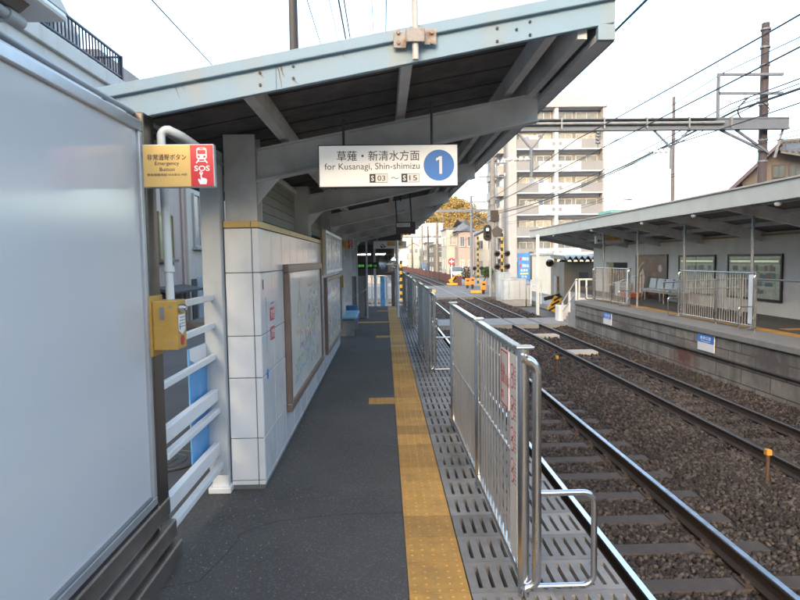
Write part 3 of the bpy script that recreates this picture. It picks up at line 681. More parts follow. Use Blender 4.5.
# ------------------------------------------------------------------ direction sign
t = thing('direction_sign', 'hanging white sign with a blue circled number one and Japanese lettering', 'sign', (.037, 3.9, 2.25))
w_, h_ = .90, .272
M().box(.037-w_/2,.037+w_/2,3.9,3.955,2.25-h_/2,2.25+h_/2).build('casing', DARK, t, bevel=.004)
s = Sheet((.037,3.9,2.25), (1,0,0), (0,0,1))
s.rect(BACKLIT, 0, 0, w_-.012, h_-.014)
s.disc(SIGNBLUE, .325, 0, .099, 2, n=48); s.poly(INKWHITE, [(.325+a,b) for a,b in ((.002,-.055),(.020,-.055),(.020,.057),(.006,.057),(-.018,.043),(-.018,.027),(.002,.037))], 3)
s.text(INK, '草薙・新清水方面', -.065, .064, .53, .066, 2, bold=.003)
s.text(INK, 'for Kusanagi, Shin-shimizu', -.105, -.008, .61, .054, 2)
for cx, tx in ((-.065,'03'),(.14,'15')):
    s.rect(INK, cx, -.079, .116, .056, 2); s.rect(SIGNWHITE, cx+.018, -.079, .076, .051, 3)
    s.text(INKWHITE, 'S', cx-.039, -.079, .019, .034, 3, bold=.02); s.text(INK, tx, cx+.018, -.079, .05, .033, 4)
s.text(INK, '～', .04, -.079, .05, .014, 2)
s.build(t, SHN)
for xx in (-.25,.32): M().tube([(xx,3.93,2.386),(xx,3.93,zf(xx)-.2)], .009, 6).build('hanger', DARK, t)

# ------------------------------------------------------------------ platform edge fences
PLATE = mat('white_plate', (.66,.66,.65), .35, 0, .05)
def platform_fence(x, y0, y1, side, zb, label, group=None, plates=True, red=False):
    t = thing('platform_fence', label, 'fence', (x, (y0+y1)/2, zb), group)
    ym = y0+(y1-y0)*.47
    for yy in (y0, ym, y1):
        r = .028 if yy != ym else .024
        p = M(); p.tube([(x,yy,zb),(x,yy,zb+1.215)], r, 20); pp = p.build('post', STEEL, t, smooth=True)
        c = M(); c.box(x-r-.012,x+r+.018,yy-r-.01,yy+r+.01,zb+1.216,zb+1.230); c.build('cap', STEEL, pp, bevel=.005)
    for ya, yb in ((y0,ym),(ym,y1)):
        m = M(); m.box(x-.024,x+.024,ya+.04,yb-.03,zb+1.185,zb+1.215); m.build('top_rail', STEEL, t, bevel=.006)
        m = M(); m.box(x-.02,x+.02,ya+.04,yb-.03,zb+.075,zb+.105); m.build('bottom_rail', STEEL, t, bevel=.005)
        m = M(); n_ = int((yb-ya-.1)/.094)
        for k in range(1, n_): yy = ya+.05+k*(yb-ya-.1)/n_; m.tube([(x,yy,zb+.105),(x,yy,zb+1.185)], .0075, 8, False)
        m.build('balusters', BARS, t, smooth=True)
        m = M(); m.box(x-.008,x+.008,ya+.05,yb-.05,zb+.63,zb+.642); m.build('tie_bar', BARS, t)
    for yy, q in ((y0,-1),(y1,1)):
        X_ = lambda a: x+side*a
        yv = yy+q*.035
        pts = [(X_(.0),yv,zb+1.185)]+arc((X_(-.02),yv,zb+1.10), .075, math.pi/2, 0, 8, (side,0,0), (0,0,1))[1:]+arc((X_(.0),yv,zb+.115), .055, 0, -math.pi/2, 8, (side,0,0), (0,0,1))+[(X_(.0),yv,zb+.06)]
        M().tube(pts, .0225, 14).build('end_guard', STEEL, t, smooth=True)
        pts = [(X_(.04),yy,zb+.51)]+arc((X_(.29),yy,zb+.455), .055, math.pi/2, 0, 8, (side,0,0), (0,0,1))+arc((X_(.29),yy,zb+.10), .055, 0, -math.pi/2, 8, (side,0,0), (0,0,1))+[(X_(.04),yy,zb+.045)]
        M().tube(pts, .015, 10).build('stay_loop', STEEL, t, smooth=True)
    if plates:
        M().box(x-.022,x-.017,y0+.045,y0+.205,zb+.14,zb+1.17).build('plate', PLATE, t)
    if red:
        s = Sheet((x-.022,y0+.13,zb+.66), (0,-1,0), (0,0,1))
        for q in range(4):
            cy = .40-.16*q
            for dx in (-.012,):
                for dy in (-.035,.03):
                    s.disc(INKRED, .0+dx, cy+dy, .034, 1, .030); s.disc(PLATE, .0+dx, cy+dy, .024, 2, .021)
                s.line(INKRED, [(dx, cy-.01),(dx, cy+.01)], .010)
            for k in range(6): s.rect(INKGREY, .055, cy+.05-.02*k, .035, .007)
        s.build(t, {'sign_red_ink':'red_ring_mark','white_plate':'ring_centre','sign_grey_ink':'grey_mark'})
        M().box(x-.026,x-.019,y0+.22,y0+.41,zb+.86,zb+1.165).build('notice_plate', PLATE, t)
        s = Sheet((x-.026,y0+.315,zb+1.012), (0,-1,0), (0,0,1))
        for (cx,cy,a,b) in ((-.086,0,.010,.29),(.086,0,.010,.29),(0,.143,.18,.008),(0,-.143,.18,.008)): s.rect(INKRED, cx, cy, a, b)
        s.text(INKRED, 'あぶない', -.035, .05, .12, .05, 2, .03, rot=90); s.text(INKRED, '線路に降りないで下さい', .035, 0, .25, .05, 2, .03, rot=90); s.text(INKRED, '注意', -.04, -.09, .06, .045, 2, .02, rot=90)
        s.build(t, SHN)
    return t
G = 'stainless fences along the near platform edge'
platform_fence(.652, 2.80, 5.75, 1, 0, 'nearest stainless railing panel with a red bordered notice at its end post', G, red=True)
platform_fence(.655, 8.62, 11.5, 1, 0, 'second stainless railing panel along the near platform edge, past the first gap', G)
platform_fence(.655, 14.0, 16.9, 1, 0, 'third stainless railing panel along the near platform edge', G)
platform_fence(.655, 18.6, 21.2, 1, 0, 'farthest stainless railing panel on the near platform, by the round mirror', G)

# ------------------------------------------------------------------ things under the far part of the canopy
t = thing('hanging_sign', 'small dark hanging sign with a white label under the roof edge', 'sign', (.33, 9, 2.03))
DB = mat('dark_brown_paint', (.07,.045,.04), .5, 0, .15)
M().box(.185,.475,9,9.08,2.03,2.21).build('casing', DB, t, bevel=.004)
s = Sheet((.33,9,2.12), (1,0,0), (0,0,1)); s.rect(SIGNWHITE, -.035, .045, .20, .055); s.text(INK, '新静岡方面', -.035, .045, .17, .035); s.build(t, SHN)
for xx in (.2,.42): M().tube([(xx,9.04,2.21),(xx-.03,9.04,zf(xx)-.05)], .012, 6).build('hanger', DARK, t)
t = thing('loudspeaker', 'pale grey speaker hanging under the roof beside the small dark sign', 'speaker', (.22,8.2,2.36))
M().hexa([(.18,8.2,2.33),(.30,8.2,2.33),(.28,8.35,2.33),(.20,8.35,2.33),(.18,8.2,2.44),(.30,8.2,2.44),(.28,8.35,2.44),(.20,8.35,2.44)]).build('horn', LGREY, t, bevel=.004)
M().tube([(.24,8.28,2.44),(.24,8.28,zf(.24)-.05)], .01, 6).build('bracket', DARK, t)
emergency_sign(-.80, 12.6, 1.99, 'distant emergency button sign above the timetable case end', .30, .20)
t = thing('exit_sign', 'white and yellow arrow sign hanging across the platform end', 'sign', (.17, 17.5, 2.0))
M().box(-.31,.65,17.5,17.56,1.98,2.20).build('casing', SIGNWHITE, t, bevel=.004)
s = Sheet((.17,17.5,2.09), (1,0,0), (0,0,1)); s.rect(SIGNYEL, .14, .03, .46, .13); s.text(INK, '出口', .02, .03, .18, .09, 2); s.text(INK, 'Exit', .26, .03, .14, .07, 2)
s.line(INK, [(-.24,.03),(-.14,-.06)], .025); s.poly(INK, [(-.29,-.0),(-.26,-.085),(-.17,-.085)], 1); s.line(INK, [(-.12,-.05),(-.18,-.06)], .03); s.build(t, SHN)
for xx in (-.2,.5): M().tube([(xx,17.53,2.20),(xx,17.53,zf(xx)-.05)], .012, 6).build('hanger', LGREY, t)
t = thing('traffic_mirror', 'round convex mirror on a post at the end of the near platform', 'mirror', (.10,17.0,0))
m = M(); m.tube([(.10,17.05,1.55),(.10,17.0,1.55)], .27, 28); m.build('rim', mat('mirror_rim',(.30,.20,.13),.5), t)
m = M(); c = V((.10,16.995,1.55)); vs = [c+V((0,-.05,0))]; fs = []; nr = 6; ns = 28
for j in range(1, nr+1):
    for k in range(ns): a = 2*math.pi*k/ns; r = .25*j/nr; vs.append(c+V((r*math.cos(a), -.05*(1-(j/nr)**2), r*math.sin(a))))
for k in range(ns): fs.append((0, 1+(k+1)%ns, 1+k))
for j in range(nr-1):
    for k in range(ns): a = 1+j*ns+k; b = 1+j*ns+(k+1)%ns; fs.append((a, b, b+ns, a+ns))
m.add(vs, fs); m.build('mirror_face', mat('mirror',(.8,.82,.84),.03,1,.02), t, smooth=True)
M().tube([(.37,17.1,0),(.37,17.1,2.2)], .035, 12).build('post', WHITE, t); M().tube([(.37,17.1,1.55),(.10,17.06,1.55)], .018, 8).build('arm', WHITE, t)
t = thing('waiting_bench', 'pale blue bench against the end of the tiled wall', 'bench', (-.85,13.6,0))
LB = mat('pale_blue_seat', (.22,.46,.62), .45, 0, .08)
M().box(-1.05,-.62,12.9,14.5,.38,.44).build('seat', LB, t, bevel=.02); M().hexa([(-1.08,12.9,.44),(-1.02,12.9,.44),(-1.02,14.5,.44),(-1.08,14.5,.44),(-1.12,12.9,.85),(-1.08,12.9,.85),(-1.08,14.5,.85),(-1.12,14.5,.85)]).build('backrest', LB, t)
for yy in (13.0,14.35): M().box(-1.0,-.68,yy,yy+.05,0,.38).build('leg', GALV, t)
t = thing('partition', 'tall plain grey partition standing across the platform end', 'partition', (-.7,17,0))
M().box(-.95,-.50,17.0,17.08,.02,1.2).build('panel', mat('grey_board',(.22,.215,.21),.6,0,.1), t); 
for xx in (-.78,-.50): M().box(xx-.025,xx+.025,16.95,17.0,0,2.25).build('post', LGREY, t)
M().bar((-.95,16.98,.55),(-.5,16.98,.85),.03,.03).build('handrail', STEEL, t)
tag(M().tube([(-.85,15.3,.02),(-.85,15.3,.5)], .16, 14).build('litter_bin', mat('blue_bin',(.05,.14,.35),.4)), 'dark blue litter bin between the bench and the partition', 'bin')
t = thing('wall_box', 'small yellow box on the end of the poster case wall', 'box', (-.86,11.75,1.2)); M().box(-.98,-.80,11.66,11.78,1.12,1.36).build('case', YELLOW, t, bevel=.01); s = Sheet((-.89,11.66,1.24),(1,0,0),(0,0,1)); s.rect(INKWHITE,0,.03,.1,.06); s.disc(SIGNRED,.02,-.06,.03); s.build(t, {'sign_white_ink':'label_sticker','sign_red':'button_mark'})

# station building beyond the platform end
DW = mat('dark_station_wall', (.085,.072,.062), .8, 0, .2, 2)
t = thing('station_building', 'dark station entrance with a bright opening beyond the platform end', 'building', (-2.5, 24, -.9))
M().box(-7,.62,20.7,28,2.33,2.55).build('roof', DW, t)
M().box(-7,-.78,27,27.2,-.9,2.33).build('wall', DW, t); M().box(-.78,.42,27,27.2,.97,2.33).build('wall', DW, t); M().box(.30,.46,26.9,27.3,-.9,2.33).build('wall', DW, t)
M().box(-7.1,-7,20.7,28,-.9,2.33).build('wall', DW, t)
for xx, yy in ((.42,21.6),(-.35,21.6)): M().box(xx-.04,xx+.04,yy-.04,yy+.04,-.3,2.33).build('post', LGREY, t)
M().box(-.20,.0,26.2,26.25,-.8,.95).build('banner', BLUEPL, t); M().box(.03,.13,26.2,26.25,-.8,.9).build('banner', mat('pale_banner',(.55,.62,.68),.5), t)
for xx in (-.62,-.40): M().tube([(xx,29,-.9),(xx,29,1.0)], .03, 8).build('post', WHITE, t)
for (xa,xb,y) in ((-1.55,-.95,23.0),(-.9,-.52,23.0),(-.34,.05,23.0)):
    l = M(); l.tube([(xa,y,1.87),(xb,y,1.87)], .022, 8); f_ = M().box(xa-.03,xb+.03,y-.05,y+.05,1.90,1.94).build('lamp_fitting', WHITE, t); l.build('tube_lamp', TUBE, f_)
t2 = thing('led_board', 'dark departure board with green glowing characters', 'display', (-.65,20.9,1.4)); M().box(-1.05,-.22,20.9,21.0,1.36,1.58).build('casing', BLACK, t2)
s = Sheet((-.635,20.9,1.46),(1,0,0),(0,0,1)); s.text(LEDG, '新静岡', -.23, .0, .30, .09); s.text(LEDG, '各停 12', .17, .0, .38, .09); s.build(t2, {'green_led':'green_lettering'})
for xx in (-.9,-.4): M().tube([(xx,20.95,1.58),(xx,20.95,2.33)], .012, 6).build('hanger', DARK, t2)
for k, (x0,x1,y) in enumerate(((-1.5,-1.28,22.4),(-1.2,-1.0,22.4))):
    t3 = thing('ticket_gate', ('dark ticket machine left of the grey partition', 'ticket gate next to the grey partition')[k], 'gate', (x0,y,-.1)); M().box(x0,x1,y,y+.7,-.2,1.0).build('cabinet', DARK, t3, bevel=.02)
    M().box(x0+.03,x1-.03,y-.004,y,.55,.8).build('screen', mat('pale_screen',(.25,.3,.35),.3), t3)
# ------------------------------------------------------------------ opposite platform
ZP = .06
m = M(); m.box(7.14,10.0,-8,21.75,-1.2,ZP-.012); m.box(8.7,10.0,21.75,28.2,-1.2,ZP-.012); struct(m.build('platform_base', CONC))
m = M(); m.box(8.15,10.0,-8,21.75,ZP-.02,ZP); m.box(8.72,10.0,21.75,28.2,ZP-.02,ZP); struct(m.build('platform', ASPH, org=(0,0,0)))
m = M(); m.box(7.84,8.148,-8,21.7,ZP-.02,ZP+.003); m.box(8.4,10,12.2,12.5,ZP-.02,ZP+.004); struct(m.build('tactile_paving', TACT, org=(7.84,-8,ZP)))
t = thing('retaining_wall', 'grey concrete block retaining wall under the opposite platform', 'wall', (7.0,7,-1.2))
M().box(7.0,7.14,-8,21.75,-1.2,-.065).build('block_face', BLOCK, t)
M().box(6.94,7.838,-8,21.78,-.06,ZP).build('coping', mat('coping_concrete', (.20,.19,.178), .85, 0, .2, 2.5, bump=.12, stain=(.15,.14,.13), samt=.6), t, bevel=.012)
M().box(7.01,7.7,21.75,21.8,-1.2,-.065).build('block_end', BLOCK, t)
m = M(); m.tube([(6.965,-8,-.50),(6.965,21.6,-.50)], .026, 8); tag(m.build('cable_pipe', mat('dark_cable',(.035,.026,.022),.7,0,.3,6), smooth=True), 'dark cable pipe running along the block wall above the far rail', 'pipe')
def plate_sign(y, z, w_, h_, lab):
    t = thing('stop_position_sign', lab, 'sign', (6.98,y,z)); M().box(6.975,6.997,y-w_/2,y+w_/2,z-h_/2,z+h_/2).build('board', SIGNWHITE, t)
    s = Sheet((6.975,y,z), (0,-1,0), (0,0,1)); s.rect(SIGNBLUE, 0, h_*.25, w_, h_*.5); s.text(INKWHITE, '乗車位置', 0, h_*.29, w_*.66, h_*.22, 2, .01); s.line(INKWHITE, [(-w_*.28,h_*.12),(0,h_*.06),(w_*.28,h_*.1)], .012, 2)
    s.build(t, SHN)
plate_sign(12.78, -.262, .66, .36, 'blue and white plate on the block wall, nearer of the two'); plate_sign(18.55, -.30, .66, .38, 'blue and white plate on the block wall, farther one by the steps')

# canopy
def zc(x): return 2.99-.235*(x-7.2)
fc = thing('platform_canopy', 'pale edged canopy roof over the opposite platform', 'canopy', (8.6, 16, 0))
YF, YN = 29.4, -6
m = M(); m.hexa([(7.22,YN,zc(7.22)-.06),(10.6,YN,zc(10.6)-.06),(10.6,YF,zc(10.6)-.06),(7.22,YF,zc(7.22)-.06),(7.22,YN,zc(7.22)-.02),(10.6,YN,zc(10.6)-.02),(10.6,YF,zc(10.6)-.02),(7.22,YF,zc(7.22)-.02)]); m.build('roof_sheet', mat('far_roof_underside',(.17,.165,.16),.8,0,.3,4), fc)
FA2 = mat('pale_grey_fascia', (.42,.43,.41), .5, 0, .05, 2, stain=(.36,.33,.29), samt=.5, sscale=1.5)
M().box(7.16,7.22,YN,YF+.03,2.62,2.965).build('fascia', FA2, fc, bevel=.006); M().box(7.12,7.24,YN,YF+.05,2.967,3.0).build('fascia_cap', mat('cap_brown_edge',(.40,.37,.33),.6,0,.1), fc)
m = M(); m.prism([(7.22,YF,2.62),(10.6,YF,zc(10.6)-.30),(10.6,YF,zc(10.6)),(7.22,YF,zc(7.22))], (0,.04,0)); m.build('end_fascia', FA2, fc)
YB = [12.75-2.93*k for k in range(5, 0, -1)]+[12.75+2.93*k for k in range(6)]
for y in YB:
    m = M(); m.prism([(7.22,y-.06,2.64),(8.0,y-.06,zc(8)-.34),(10.3,y-.06,zc(10.3)-.34),(10.3,y-.06,zc(10.3)-.07),(7.22,y-.06,zc(7.22)-.07)], (0,.12,0)); m.build('beam', BEAM, fc)
    if y > 2 and y < 22: M().tube([(7.95,y,ZP),(7.95,y,zc(7.95)-.33)], .035, 10).build('post', GALV, fc)
for xx in (7.9,8.6,9.3): M().box(xx-.04,xx+.04,YN,YF,zc(xx)-.16,zc(xx)-.062).build('purlin', BEAM, fc)
M().box(6.98,7.1,27.3,27.42,-1.2,2.7).build('column', WHITE, fc)
for y in (7.4,10.9,13.9,16.7,20.8,25.5): M().ball((7.25,y,2.575), (.05,.09,.05), 10, 6).build('eave_lamp', mat('pale_eave_lamp',(.75,.73,.68),.4), fc, smooth=True)
# back wall with its windows
bwl = thing('back_wall', 'long grey back wall of the opposite platform with large windows', 'wall', (10.1, 15, 0))
BW = mat('far_back_wall', (.66,.63,.595), .7, 0, .1, .8, stain=(.5,.47,.44), samt=.4)
M().box(10.0,10.15,-8,24.4,-.2,2.22).build('wall_panel', BW, bwl); M().box(10.0,10.15,26.75,28.4,-.9,2.22).build('wall_panel', BW, bwl); M().box(10.0,10.15,24.4,26.75,1.40,2.22).build('wall_panel', BW, bwl)
M().box(9.97,10.0,-8,28.4,2.13,2.18).build('ochre_trim', mat('ochre_trim',(.36,.26,.10),.6), bwl)
M().box(10.9,11,23.5,31,-.9,1.6).build('doorway_back', DW, bwl); M().box(9.99,10.02,25.9,26.4,.4,1.4).build('notice', mat('dim_ochre',(.30,.2,.08),.6), bwl)
LITP = mat('lit_interior', (.30,.34,.30), .3, emit=(.62,.72,.58), es=.10)
def cell_mat(name, scale, cols, base, es=.05, rnd=.3):
    m = bpy.data.materials.new(name); m.use_nodes = True; N, L, b = nodes_of(m)
    tc = N.new('ShaderNodeTexCoord'); mp = N.new('ShaderNodeMapping'); mp.inputs['Scale'].default_value = scale; L.new(tc.outputs['Object'], mp.inputs[0])
    vo = N.new('ShaderNodeTexVoronoi'); vo.distance = 'CHEBYCHEV'; vo.inputs['Randomness'].default_value = rnd; vo.inputs['Scale'].default_value = 1; L.new(mp.outputs[0], vo.inputs['Vector'])
    sp = N.new('ShaderNodeSeparateColor'); L.new(vo.outputs['Color'], sp.inputs[0])
    r = N.new('ShaderNodeValToRGB'); r.color_ramp.interpolation = 'CONSTANT'
    els = r.color_ramp.elements; els[0].color = (*cols[0],1); els[1].position = 1/len(cols); els[1].color = (*cols[1],1)
    for i in range(2, len(cols)): e = els.new(i/len(cols)); e.color = (*cols[i],1)
    L.new(sp.outputs[0], r.inputs[0]); L.new(r.outputs[0], b.inputs['Base Color']); b.inputs['Roughness'].default_value = .25
    if es: L.new(r.outputs[0], b.inputs['Emission Color']); b.inputs['Emission Strength'].default_value = es
    return m
SHELF = mat('lit_shop_interior', (.30,.32,.26), .25, 0, .35, 2.2, stain=(.10,.14,.19), samt=.8, sscale=2.2, emit=(.5,.55,.42), es=.018)
POST = cell_mat('dark_red_poster', (1,3.6,3.6), [(.10,.03,.03),(.16,.05,.03),(.08,.06,.05),(.13,.035,.03),(.10,.07,.05),(.20,.08,.03)], None, 0)
def wall_window(y0, y1, z0, z1, pm, strip, lab):
    t = thing('shop_window' if strip else 'wall_poster', lab, 'window' if strip else 'poster', (9.98,(y0+y1)/2,z0)); f = .06
    fm = mat('dark_bronze',(.045,.03,.035),.4,.3)
    m = M(); m.box(9.95,9.998,y0,y1,z0,z0+f); m.box(9.95,9.998,y0,y1,z1-f,z1); m.box(9.95,9.998,y0,y0+f,z0+f,z1-f); m.box(9.95,9.998,y1-f,y1,z0+f,z1-f); m.build('frame', fm, t)
    M().box(9.975,9.998,y0+f,y1-f,z0+f,z1-f).build('picture' if not strip else 'glazing', pm, t)
    if strip:
        M().box(9.965,9.974,y0+.15,y1-.15,z1-.22,z1-.17).build('lamp_strip', mat('lit_strip',(.8,.85,.7),.5,emit=(.8,.9,.62),es=.05), t)
        s = Sheet((9.975,(y0+y1)/2,(z0+z1)/2), (0,-1,0), (0,0,1)); rq = random.Random(int(y0*10)); W2 = y1-y0
        gm = [mat('goods_'+n_, c_, .4, 0, .2, 8) for n_, c_ in (('blue',(.12,.16,.25)),('green',(.14,.23,.17)),('white',(.36,.37,.33)),('red',(.27,.16,.14)),('dark',(.15,.16,.165)),('lime',(.36,.40,.22)))]
        s.rect(gm[5], 0, .42, W2-.2, .12)
        for r_ in range(4):
            x = -W2/2+.12
            while x < W2/2-.25:
                w3 = rq.uniform(.05,.17); h3 = rq.uniform(.09,.17)
                if rq.random() < .8: s.rect(rq.choice(gm[:5] if r_ else gm[2:]), x+w3/2, .17-.2*r_+h3/2, w3*.92, h3)
                x += w3
        s.build(t, {g_.name: 'goods_on_shelves' for g_ in gm})
        M().box(9.968,9.974,(y0+y1)/2-.012,(y0+y1)/2+.012,z0+f,z1-f).build('mullion', fm, t)
    return t
wall_window(14.75,17.15,.42,1.66,SHELF,True,'large lit window in the far back wall, nearest to the camera')
wall_window(17.8,20.05,.40,1.66,SHELF,True,'lit window in the far back wall next to the dark red poster')
t = wall_window(20.85,23.5,.05,1.70,POST,False,'dark red and orange poster in a frame on the far back wall')
s = Sheet((9.975,22.15,.85), (0,-1,0), (0,0,1))
s.line(mat('poster_pale',(.45,.38,.30),.4), [(-.95+.55*math.sin(a*.16)*1.0, -.1+.55*(1-math.cos(a*.16))) if 0 else (-.6+.5*math.cos(3.1-a*.17), .1+.45*math.sin(3.1-a*.17)) for a in range(10)], .07, 2)
s.poly(mat('poster_orange',(.36,.13,.04),.4), [(-1.0,.1),(-.7,.35),(-.55,.0),(-.7,-.7),(-1.05,-.7)], 1); s.disc(IP, .72, .35, .14); s.disc(mat('poster_dark',(.03,.025,.03),.5), .1, -.3, .5, 1, .35)
s.build(t, {'poster_pale':'print','poster_orange':'print','poster_pink':'print','poster_dark':'print'})
for y, z, lab in ((13.35,1.45,'small pale notice high on the far back wall'),(13.3,1.0,'small notice with a red ring low on the far back wall')):
    t = thing('wall_notice', lab, 'notice', (9.99,y,z)); M().box(9.985,9.998,y-.2,y+.2,z-.15,z+.2).build('sheet', mat('dim_paper',(.42,.40,.38),.6), t)
    s = Sheet((9.985,y,z+.02),(0,-1,0),(0,0,1))
    if z < 1.2: s.disc(INKRED,0,0,.1); s.disc(mat('dim_paper',(.42,.40,.38)),0,0,.075,2); s.rect(INK,0,0,.08,.04,3)
    else:
        for q in range(3): s.rect(INKRED if q == 1 else INKGREY,0,.09-.08*q,.28,.03)
    s.build(t, {'sign_red_ink':'red_mark','sign_ink':'dark_mark','dim_paper':'mark_centre','sign_grey_ink':'small_print'})
t = thing('exit_sign', 'ochre and white arrow sign hanging under the opposite canopy', 'sign', (8.15,22.1,1.9))
c0 = at(595.5,243.5,22.1); c1 = at(624,235.5,22.1)
M().box(c0.x,c1.x,22.1,22.18,c0.z,c1.z).build('casing', SIGNWHITE, t)
s = Sheet(((c0.x+c1.x)/2,22.1,(c0.z+c1.z)/2),(1,0,0),(0,0,1)); s.rect(SIGNYEL,.1,.05,.68,.18); s.text(INK,'出口',-.02,.05,.2,.1,2); s.text(INK,'Exit',.26,.05,.16,.08,2); s.line(INK,[(-.42,-.04),(-.28,-.04)],.03); s.poly(INK,[(-.47,-.04),(-.40,.03),(-.40,-.11)]); s.build(t, SHN)
for xx in (c0.x+.2,c1.x-.2): M().tube([(xx,22.14,c1.z),(xx,22.14,2.6)], .012, 6).build('hanger', DARK, t)
# its edge fences, handrails and bench
G2 = 'stainless fences along the opposite platform edge'
platform_fence(7.66, 12.15, 15.25, -1, ZP, 'stainless railing panel on the opposite platform in front of the lit windows', G2)
platform_fence(7.66, 18.5, 21.6, -1, ZP, 'stainless railing panel on the opposite platform by the dark doorway', G2)
t = thing('ramp_handrail', 'low sloping handrail with grey infill in front of the lit windows', 'handrail', (9.2,16,ZP))
M().tube([(9.2,19.5,ZP+.72),(9.2,15.2,ZP+.98),(9.2,13.0,ZP+.98),(9.2,12.85,ZP+.9),(9.2,12.85,ZP)], .024, 8).build('handrail', STEEL_DULL, t)
M().tube([(9.2,19.5,ZP+.5),(9.2,15.2,ZP+.74)], .018, 8).build('lower_handrail', STEEL_DULL, t)
m = M()
for k in range(20): y = 15.0+.146*k; m.tube([(9.2,y,ZP+.08),(9.2,y,ZP+(.96 if y < 15.2 else .96-(y-15.2)*.06))], .008, 6, False)
m.build('balusters', BARS, t)
for y in (19.5,17.9,16.4,15.2): M().tube([(9.2,y,ZP),(9.2,y,ZP+.72+(19.5-y)*.06)], .022, 8).build('post', STEEL_DULL, t)
t = thing('platform_bench', 'row of pale seats below the dark red poster', 'bench', (9.6,20.5,ZP))
for k in range(5):
    y = 18.9+.62*k; M().box(9.4,9.8,y,y+.5,ZP+.38,ZP+.43).build('seat', LGREY, t, bevel=.02); M().hexa([(9.78,y,ZP+.43),(9.84,y,ZP+.43),(9.84,y+.5,ZP+.43),(9.78,y+.5,ZP+.43),(9.84,y,ZP+.78),(9.9,y,ZP+.78),(9.9,y+.5,ZP+.78),(9.84,y+.5,ZP+.78)]).build('backrest', LGREY, t)
M().box(9.5,9.7,18.9,21.9,ZP+.3,ZP+.37).build('beam', STEEL_DULL, t)
for y in (19.2,20.5,21.7): M().box(9.55,9.65,y,y+.06,ZP,ZP+.3).build('leg', STEEL_DULL, t)
t = thing('stair_handrail', 'thin white handrail rising beside the dark doorway', 'handrail', (8.9,24,ZP)); M().tube([(8.95,23.5,ZP),(8.95,23.5,ZP+.5),(8.95,20.6,ZP+.95),(8.95,20.6,ZP)], .02, 8).build('rail', STEEL, t)
tag(M().box(9.45,9.9,23.85,24.3,ZP,ZP+.55).build('planter_box', LGREY, bevel=.02), 'pale box standing by the dark doorway of the opposite platform', 'box')
tag(M().box(9.3,9.8,22.5,23.4,ZP,ZP+.18).build('red_crate', mat('red_crate',(.45,.10,.06),.5), bevel=.02), 'low red crate on the opposite platform behind the farther railing panel', 'crate')
# steps at the platform end with white railings
t = thing('steps', 'concrete steps going down from the end of the opposite platform', 'steps', (7.8,22.6,-1.2))
m = M()
for k in range(5): m.box(7.05,8.65,21.81+.32*k,21.81+.32*(k+1)-.002,-1.2,ZP-.17*(k+1))
m.build('treads', CONC, t, bevel=.01)
t = thing('white_railing', 'white railing with a gate panel beside the platform steps', 'railing', (7.1,22.5,-.9))
M().tube([(7.08,21.85,ZP+.78),(7.08,23.6,-.12)], .03, 8).build('handrail', WHITE, t); M().tube([(7.08,21.9,ZP+.3),(7.08,23.6,-.5)], .022, 8).build('lower_handrail', WHITE, t)
for y, z0, z1 in ((21.9,-.1,.84),(22.7,-.6,.36),(23.6,-.95,-.1)): M().box(7.05,7.11,y,y+.06,z0,z1).build('post', WHITE, t)
m = M(); m.box(7.15,7.75,21.86,21.92,.8,.86); m.box(7.15,7.2,21.86,21.92,ZP,.8); m.box(7.7,7.75,21.86,21.92,ZP,.8); m.box(7.42,7.47,21.86,21.92,ZP,.8); m.box(7.2,7.7,21.86,21.92,ZP+.02,ZP+.08); m.build('gate_panel', WHITE, t)
tag(M().box(6.95,7.4,23.75,24.2,-1.2,-.28).build('meter_box', WHITE, bevel=.02), 'small white cabinet at the foot of the platform steps', 'cabinet')
# shed with corrugated awning, display rack, cream house
t = thing('shed', 'grey shed with a zigzag corrugated roof edge behind the platform end', 'shed', (9.6,30,-.93))
M().box(8.95,10.6,29.6,32,-.93,1.42).build('wall', mat('shed_grey',(.20,.19,.17),.8,0,.15,1.2), t); M().box(9.7,10.15,29.57,29.6,.2,.9).build('window', GLASS, t)
m = M(); n_ = 6; zz = []
for k in range(n_*2+1): zz.append((8.85+k*(1.8/(n_*2)), 1.50 if k % 2 else 1.70))
vs = [(x,29.3,z) for x, z in zz]+[(x,32,z+.1) for x, z in zz]+[(x,29.3,z+.03) for x, z in zz]+[(x,32,z+.13) for x, z in zz]; k_ = len(zz)
m.add(vs, [(2*k_+i,2*k_+i+1,3*k_+i+1,3*k_+i) for i in range(k_-1)]+[(i,k_+i,k_+i+1,i+1) for i in range(k_-1)]+[(i,i+1,2*k_+i+1,2*k_+i) for i in range(k_-1)])
m.build('corrugated_roof', mat('corrugated_pale',(.55,.54,.50),.6,0,.1), t)
m = M()
for i in range(0, k_-2, 2): m.prism([(zz[i][0]+.02,29.34,1.66),(zz[i+1][0],29.34,1.48),(zz[i+2][0]-.02,29.34,1.66),(zz[i+1][0],29.34,1.36)], (0,.1,0))
m.build('awning_edge', DARK, t)
t = thing('display_rack', 'grey rack with orange and green goods beside the shed', 'rack', (8.1,31,-.93))
c0 = at(557,303,30.5); c1 = at(572,276,30.5); x0, x1, z1 = c0.x, c1.x, c1.z
m = M()
for xx in (x0,x1): m.box(xx-.03,xx+.03,30.5,31,-.93,z1)
for zz_ in (-.8,-.35,.1,z1-.05): m.box(x0,x1,30.5,31,zz_,zz_+.04)
m.box(x0,x1,30.97,31,-.9,z1); m.build('frame', GALV, t)
for (zz_, nm, mt) in ((.14,'orange_goods',ORANGE),(-.31,'green_goods',mat('fresh_green',(.28,.42,.08),.6,0,.2)),(-.76,'ochre_goods',YELLOW)):
    m = M()
    for q in range(5): m.box(x0+.08+.13*q,x0+.18+.13*q,30.55,30.8,zz_,zz_+.16+.05*(q%3))
    m.build(nm, mt, t)
